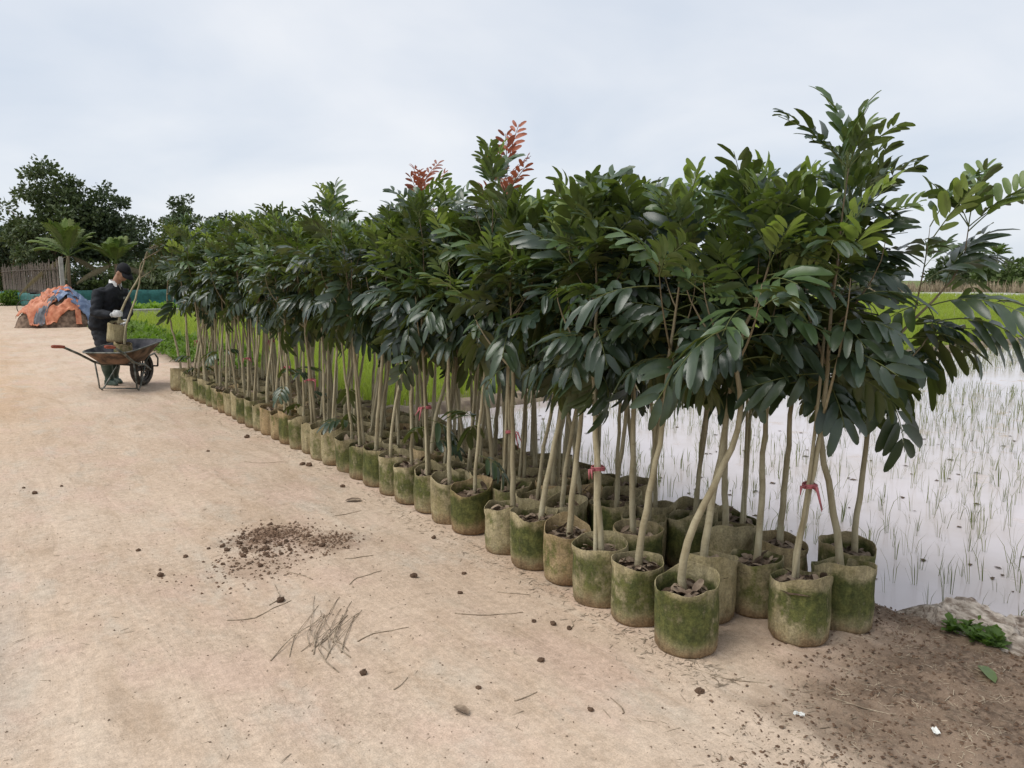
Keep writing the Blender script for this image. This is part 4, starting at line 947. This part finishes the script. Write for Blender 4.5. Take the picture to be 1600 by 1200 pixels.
x, y = UP(180, 47); tree('broadleaf_tree', 'rounded dark broadleaf tree behind the areca palms', x, y, 6.9, [(0, 0, 5.4, 1.5, 1.5, 1.5), (-.7, .5, 3.9, 1.8, 1.6, 1.5), (.9, -.6, 3.9, 1.6, 1.6, 1.7)], 95, 85, .25, M['dark_tree'], 4, .6, group=TG)
x, y = UP(295, 60); tree('conical_tree', 'dark pointed tree rising above the far saplings', x, y, 8.3, [(0, 0, 7.2, .7, .7, 1.3), (0, 0, 5.8, 1.3, 1.3, 1.2), (0, 0, 4, 1.9, 1.9, 1.6)], 80, 80, .26, M['dark_tree'], 5, .55, group=TG)
x, y = UP(352, 62); tree('broadleaf_tree', 'small dark tree half hidden by the far sapling crowns', x, y, 6.6, [(0, 0, 5.2, 1.2, 1.2, 1.5), (0, 0, 3.5, 1.9, 1.9, 1.6)], 60, 70, .28, M['dark_tree'], 6, .6, group=TG)
x, y = UP(235, 58); tree('broadleaf_tree', 'dense dark tree filling the garden behind the teal net', x, y, 5.6, [(0, 0, 3.8, 2.6, 2.0, 1.7), (0, 0, 2.2, 2.8, 2.2, 1.6)], 80, 80, .28, M['mid_tree'], 7, .65, group=TG)
for k, (u, d, h) in enumerate(((15, 58, 3.4), (50, 55, 3.4), (84, 50, 3.2), (120, 43, 2.9), (165, 43.5, 2.6), (210, 44.5, 2.9), (262, 46, 3.0), (320, 49, 3.2), (390, 52, 3.4), (470, 56, 3.6), (560, 60, 3.8))):
    x, y = UP(u, d); tree('garden_shrub', 'dense dark shrub growing in the garden behind stake fence and teal net', x, y, h, [(0, 0, h * .45, 1.3, 1.1, h * .42), (.6, -.4, h * .35, 1.1, 1, h * .33)], 40, 75, .22, M['dark_tree'] if k % 2 else M['mid_tree'], 20 + k, .5, group='shrubs behind the teal net', trunk_r=.06)
x, y = UP(34, 43); tree('roadside_bush', 'bright green bush at the foot of the stake fence beside the road', x, y, .95, [(0, 0, .42, .95, .6, .42), (.7, -.5, .35, .6, .5, .34), (-.8, .6, .35, .7, .5, .35)], 50, 70, .15, M['weed'], 40, .26, trunk_r=.03)
def palm(name, label, x, y, h, nf, L, seed, dry=3, z0=0.0, width=.55):
    g = random.Random(seed); root = empty(name, (x, y, z0)); tag(root, label, 'palm'); mb = MB()
    mb.tube([(0, 0, -.1), (.05, .02, h * .5), (.08, 0, h)], [.10, .085, .07], 9); mb.build('trunk', M['trunk'], root)
    for k in range(nf + dry):
        isd = k >= nf; a = k * 2.4 + g.uniform(-.3, .3); e = R(g.uniform(25, 80)) if not isd else R(g.uniform(-35, 0)); l = L * g.uniform(.8, 1.1); dr = .55 if not isd else .5
        mb = MB(); n = 12; P = []
        for i in range(n + 1):
            t = i / n; P.append(Vector((l * t * math.cos(e) * (1 - .1 * t), 0, l * t * math.sin(e) - dr * l * t * t * .6)))
        mb.tube(P, [.022 * (1 - .8 * i / n) + .003 for i in range(n + 1)], 4)
        for i in range(34):
            t = .16 + .84 * i / 34; kx = min(n - 1, int(t * n)); p = P[kx].lerp(P[kx + 1], t * n - kx); dd = (P[kx + 1] - P[kx]).normalized()
            for s in (-1, 1):
                d = (dd * .7 + Vector((0, s, 0)) * (.8 if not isd else .3) + Vector((0, 0, .35 if not isd else -.8))).normalized(); q = (.45 if isd else 1) * width * (.5 + .8 * math.sin(math.pi * min(1, t + .05))) * g.uniform(.8, 1.1); sd = dd * .035
                m_ = p + d * q * .55; e_ = p + d * q - Vector((0, 0, q * (.3 if not isd else .55)))
                mb.add([p - sd * .5, p + sd * .5, m_ + sd, m_ - sd, e_], [(0, 1, 2, 3), (3, 2, 4)])
        mb.build('dry_frond' if isd else 'frond', M['palm_dry'] if isd else M['palm'], root, smooth=False, loc=(.08, 0, h), rot=(0, 0, a))
x, y = UP(113, 40.5); palm('areca_palm', 'areca palm with drooping dry fronds behind the concrete post', x, y, 2.7, 15, 2.7, 3, 3)
x, y = UP(186, 42); palm('areca_palm', 'young areca palm with upright green fronds right of the drooping one', x, y, 2.3, 12, 2.4, 8, 2)
# far side: corn strip, trees, palm, wires
pc = []
g7 = random.Random(7)
for k in range(5200):
    pc.append((g7.uniform(79, 85), g7.uniform(-30, 130), -.45))
Vv, Ff = blades(np.array(pc), rng.uniform(.8, 1.15, len(pc)), 3, 1.75, .075, .1, rng, .12, .12)
tag(put('dry_corn_strip', np_mesh('dry_corn_strip', Vv, Ff, M['stalk'])), 'strip of dry tan corn stalks beyond the raised path', 'corn', None, 'stuff')
Vv, Ff = leafy(1500, (77.6, 79.2, -30, 130), -.4, .5, .5, g9); tag(put('path_weeds', np_mesh('path_weeds', Vv, Ff, M['mid_tree'])), 'dark weeds along the foot of the dry corn strip', 'weeds', None, 'stuff')
g8 = random.Random(21)
for k in range(26):
    x = g8.uniform(112, 150); y = -35 + k * 6.6 + g8.uniform(-2, 2); h = g8.uniform(3.6, 5.6); w = g8.uniform(3.0, 4.6)
    tree('distant_tree', 'distant rounded dark tree in the line beyond the corn strip', x, y, h, [(0, 0, h * .5, w, w, h * .45), (w * .6, w * .5, h * .4, w * .7, w * .7, h * .35), (-w * .5, -w * .6, h * .42, w * .7, w * .7, h * .38)], 34, 60, .75, M['dark_tree'] if k % 3 else M['mid_tree'], 200 + k, 1.1, z0=-.5, group='distant trees beyond the corn strip', trunk_r=.2)
x, y = UP(1548, 118); palm('coconut_palm', 'distant palm standing above the trees beyond the corn strip', x, y, 5.6, 16, 2.6, 12, 2, -.5, 1.0)
x, y = UP(1592, 122); palm('coconut_palm', 'shorter distant palm at the edge of the tree line', x, y, 3.9, 14, 2.2, 14, 2, -.5, .9)
poles = []
for k, (u, d) in enumerate(((1120, 135), (1760, 150))):
    x, y = UP(u, d); mb = MB(); mb.tube([(0, 0, 0), (0, 0, 7.0)], [.16, .11], 8); mb.box((0, 0, 6.5), (.1, 1.4, .1)); o = mb.build('utility_pole', M['concrete'], loc=(x, y, -.5)); poles.append((x, y))
    tag(o, ['slim concrete utility pole hidden behind the sapling crowns', 'slim concrete utility pole past the coconut palms'][k], 'pole')
for q in (-.65, .65):
    mb = MB(); a, b = Vector((poles[0][0], poles[0][1] + q, 6.05)), Vector((poles[1][0], poles[1][1] + q, 6.05)); mb.tube([a.lerp(b, t / 12) - Vector((0, 0, 1.0 * 4 * (t / 12) * (1 - t / 12))) for t in range(13)], .016, 4); o = mb.build('power_line', M['metal'])
    tag(o, 'thin power line strung between poles above the distant trees', 'wire', 'power lines')

# ------------------------------------------------------------------ netting heap on the bank
mb = MB(); V = []; nu, nv = 110, 260
def crease(u, v):                           # sharp-valleyed folds running along the twisted length
    wv_ = v + .5 * fbm(u * 3, v * 1.5, 2, 2); wu = u + .22 * fbm(v * 2.2, u, 7, 3)
    t_ = wu * 4.6 + .9 * noise.noise(Vector((wu * 1.3, wv_ * 1.1, 3))) ; t2 = wu * 10.5 + 1.6 * noise.noise(Vector((wu * 1.8, wv_ * 1.7, 8)))
    return .46 * abs(math.sin(math.pi * t_)) + .26 * abs(math.sin(math.pi * t2)) - .1 + .5 * noise.noise(Vector((wu * 1.2, wv_ * 2.2, 6)))
for j in range(nv + 1):
    v = j / nv; yy = .25 + 1.42 * v; wd = .215 * (1 + .35 * fbm(yy * 2.5, 3, 0, 3)) * (.25 + .75 * min(1, (1 - v) * 7)); cx = 3.445 + .035 * math.sin(yy * 5) + .02 * math.sin(yy * 13)
    for i in range(nu + 1):
        u = 2 * i / nu - 1; env = max(0, 1 - u * u) ** .55 * min(1, (1 - v) * 5) ** .5; cz = crease(u, yy * 2.2)
        V.append((cx + u * wd * (1 + .12 * noise.noise(Vector((yy * 9, u * 2, 4)))), yy + .03 * fbm(u * 3, yy * 6, 2, 2), -.155 + env * (.085 + .175 * (cz + .12) * (.3 + .7 * min(1, (1 - v) * 7))) - .05 * (abs(u) > .98)))
mb.add(V, [(j * (nu + 1) + i, j * (nu + 1) + i + 1, (j + 1) * (nu + 1) + i + 1, (j + 1) * (nu + 1) + i) for j in range(nv) for i in range(nu)])
o = mb.build('crumpled_netting', M['burlap'])
tag(o, 'crumpled pale tan netting lying along the water edge beside the dark soil', 'netting')
Vv, Ff = leafy(24, (3.20, 3.30, 1.12, 1.34), .0, .05, .06, g9); tag(put('bank_weed', np_mesh('bank_weed', Vv, Ff, M['weed'])), 'small green weed sprouting beside the crumpled netting', 'weed')

# ------------------------------------------------------------------ small things on the ground
clods = []
for k in range(6):
    mb = MB(); mb.ell((0, 0, .35), (1, 0, 0), (0, .8, 0), (0, 0, .6), seg=10, rings=7); gC = random.Random(k)
    mb.v = [tuple(Vector(v) * (1 + .35 * fbm(v[0] * 1.7 + k * 9, v[1] * 1.7, v[2] * 1.7, 3))) for v in mb.v]; clods.append(mb.mesh('soil_clod', [M['clod']], False))
def clod(x, y, r, label, grp): tag(put('soil_clod', clods[rnd.randrange(6)], None, (x, y, gz(x, y)), (0, 0, U(0, 6.28)), r), label, 'clod', grp)
for x, y, r in ((1.10, 3.28, .022), (.72, 3.9, .019), (.70, 4.35, .013), (1.72, 3.15, .020), (1.80, 2.85, .013), (1.95, 2.35, .016), (1.98, 2.28, .014), (1.90, 2.42, .011), (1.70, 2.12, .014), (2.02, 1.62, .018), (1.40, 2.1, .012), (1.12, 2.45, .016), (1.95, 3.05, .013), (2.1, 3.6, .016), (2.12, 4.9, .02), (2.15, 5.6, .03), (2.12, 5.66, .022), (.35, 6.0, .02), (.52, 6.1, .012), (1.62, 1.75, .012), (.3, 6.2, .012), (1.65, 6.6, .016), (2.1, 7.0, .03)):
    clod(x, y, r, 'small lone brown soil clod lying on the dirt road', 'soil clods on the road')
for k in range(34):
    a = rnd.gauss(0, 1); b = rnd.gauss(0, 1); clod(1.27 + a * .16, 4.0 + b * .17, U(.008, .019), 'brown soil clod in the dark patch of spilled soil', 'clods of spilled soil')
def twig(P, r, label, grp, m='twig'):
    mb = MB(); c = Vector(P[0]); n = len(P); mb.tube([Vector(p) for p in P], [r * (1 - .5 * i / (n - 1)) for i in range(n)], 5); tag(mb.build('dry_twig', M[m]), label, 'twig', grp)
def twigline(x, y, a, L, curve, r, label, grp, lift=0, m='twig'):
    P = []; n = 7
    for i in range(n):
        t = i / (n - 1) - .5; aa = a + curve * t * 2
        px = x + math.cos(a) * L * t - math.sin(a) * curve * L * (t * t * 2 + .12 * math.sin(t * 9)); py = y + math.sin(a) * L * t + math.cos(a) * curve * L * (t * t * 2 + .12 * math.sin(t * 9))
        P.append((px, py, gz(px, py) + r * .9 + lift * (1 - 2 * abs(t)) ))
    twig(P, r, label, grp, m)
for k in range(17):
    twigline(1.16 + rnd.gauss(0, .055), 2.86 + rnd.gauss(0, .06), R(57) + rnd.gauss(0, .2), U(.28, .62), U(-.25, .25), U(.0018, .0032), 'thin dry twig in the loose bundle lying on the road', 'bundled dry twigs', .004 + .012 * k / 17)
for x, y, a, L, c in ((1.12, 3.35, 1.2, .22, .3), (1.0, 3.2, .2, .3, .25), (1.33, 2.72, -.2, .22, -.3), (1.28, 3.5, 1.9, .2, .1), (1.78, 2.58, -.5, .3, .12), (1.5, 1.95, .0, .1, .05), (1.2, 2.3, .5, .09, .1), (1.52, 3.3, .3, .22, -.2), (1.62, 3.55, -.2, .15, .1), (1.9, 5.9, -.6, .34, .15), (2.0, 2.7, -.9, .16, .05), (2.02, 2.3, .8, .1, .3), (1.9, 4.3, .2, .2, .1), (2.25, 1.52, -1.0, .5, .08), (2.5, 1.05, -.9, .6, .1), (1.72, 1.72, 1.3, .1, .1)):
    twigline(x, y, a, L, c, .0026, 'single dry twig lying apart from the bundle on the dirt', 'scattered dry twigs')
def scatter(name, n, fpos, size, m, label, cat, ratio=.12, lift=.4, seed=1):
    g = random.Random(seed); V = []; F = []
    for k in range(n):
        x, y = fpos(g); l = size[0] + (size[1] - size[0]) * g.random() ** 2.2; a = g.uniform(0, 6.28); w = max(.0012, l * ratio * g.uniform(.6, 1.4)); z = gz(x, y) + .001; d = Vector((math.cos(a), math.sin(a), g.uniform(-.05, lift))); s = Vector((-math.sin(a), math.cos(a), 0)) * w; o = Vector((x, y, z)) ; up = Vector((0, 0, w * .9)); b = len(V)
        V += [o - s, o + s, o + d * l + s * .6, o + d * l - s * .6, o + d * l * .5 + up]; F += [(b, b + 1, b + 4), (b + 1, b + 2, b + 4), (b + 2, b + 3, b + 4), (b + 3, b, b + 4)]
    return tag(put(name, np_mesh(name, np.array(V), np.array(F), m)), label, cat, None, 'stuff')
def pos_dark(g): 
    while 1:
        x, y = g.uniform(1.7, 3.35), g.uniform(.5, 1.75)
        if y < .88 + .25 * x + g.gauss(0, .12): return x, y
scatter('straw_litter', 3400, pos_dark, (.008, .045), M['straw'], 'short dry straw littering the dark soil beside the block', 'straw', .035, .12, 1)
scatter('bark_crumbs', 5200, pos_dark, (.002, .015), M['clod'], 'dark crumbs of bark and soil at the block end', 'crumbs', .4, .4, 2)
def pos_edge(g): y = 1.6 + 9 * g.random() ** 1.6; return 2.2 + .05 * min(1, (y - 2) / 4) - abs(g.gauss(0, .10)) + .03, y
scatter('bag_foot_litter', 1500, pos_edge, (.01, .04), M['twig'], 'root fibres and dry bits at the feet of the bags', 'litter', .07, .2, 3)
def pos_road(g): y = .9 + 9 * g.random() ** 1.5; return g.uniform(-.3, 2.2), y
scatter('road_crumbs', 4200, pos_road, (.002, .0085), M['crumb'], 'tiny brown crumbs of earth scattered over the road', 'crumbs', .4, .35, 4)
scatter('road_straw', 420, pos_road, (.015, .06), M['twig'], 'short dry straws scattered thinly over the road', 'straw', .03, .1, 5)
def pos_spill(g): k = g.random(); c = (1.36, 4.14, .12) if k < .55 else (1.60, 3.88, .09) if k < .75 else (1.16, 3.78, .16); return c[0] + g.gauss(0, c[2]), c[1] + g.gauss(0, c[2] * .8)
scatter('spilled_soil', 1900, pos_spill, (.003, .018), M['clod'], 'dark spilled potting soil in a patch on the road', 'soil', .45, .4, 6)
mb = MB(); leaflet(mb, Vector((0, 0, .004)), Vector((1, .2, .05)), Vector((0, 0, 1)), .12, .045, .02); x, y = 2.92, 1.02; o = mb.build('fallen_leaf', M['leaf_new'], loc=(x, y, gz(x, y) + .006), rot=(0, 0, .6)); tag(o, 'pale green fallen leaf on the dark soil near the netting', 'leaf')
mb = MB(); leaflet(mb, Vector((0, 0, .004)), Vector((1, .2, .1)), Vector((0, 0, 1)), .07, .035, .1); x, y = 1.28, 1.98; tag(mb.build('fallen_leaf', M['litter'], loc=(x, y, gz(x, y) + .004), rot=(0, 0, 1.6)), 'small dark curled leaf lying alone on the road', 'leaf')
mb = MB(); leaflet(mb, Vector((0, 0, .004)), Vector((1, .2, .02)), Vector((0, 0, 1)), .11, .05, .0); x, y = 1.98, 4.55; tag(mb.build('fallen_leaf', M['litter'], loc=(x, y, gz(x, y) + .004), rot=(0, 0, -.6)), 'flat pale dry leaf on the road beside the bag row', 'leaf')
def crumple(x, y, r, m, name, label, cat):
    mb = MB(); n = 9; V = []
    for j in range(n + 1):
        for i in range(n + 1):
            u, v = i / n - .5, j / n - .5; V.append((u * r * 2, v * r * 1.3, r * .35 + r * .5 * fbm(u * 4 + x, v * 4, y, 3)))
    mb.add(V, [(j * (n + 1) + i, j * (n + 1) + i + 1, (j + 1) * (n + 1) + i + 1, (j + 1) * (n + 1) + i) for j in range(n) for i in range(n)]); tag(mb.build(name, m, loc=(x, y, gz(x, y)), rot=(0, 0, U(0, 6)), smooth=False), label, cat)
crumple(2.18, 1.33, .018, M['paper'], 'paper_scrap', 'crumpled white paper scrap on the tan dirt near the corner bag', 'paper')
crumple(2.42, 1.0, .016, M['paper'], 'paper_scrap', 'tiny white paper scrap among the straw on the dark soil', 'paper')
crumple(3.40, 4.35, .07, M['bluebag'], 'plastic_bag', 'light blue plastic bag lying at the water edge behind the bags', 'bag')

remesh_all()
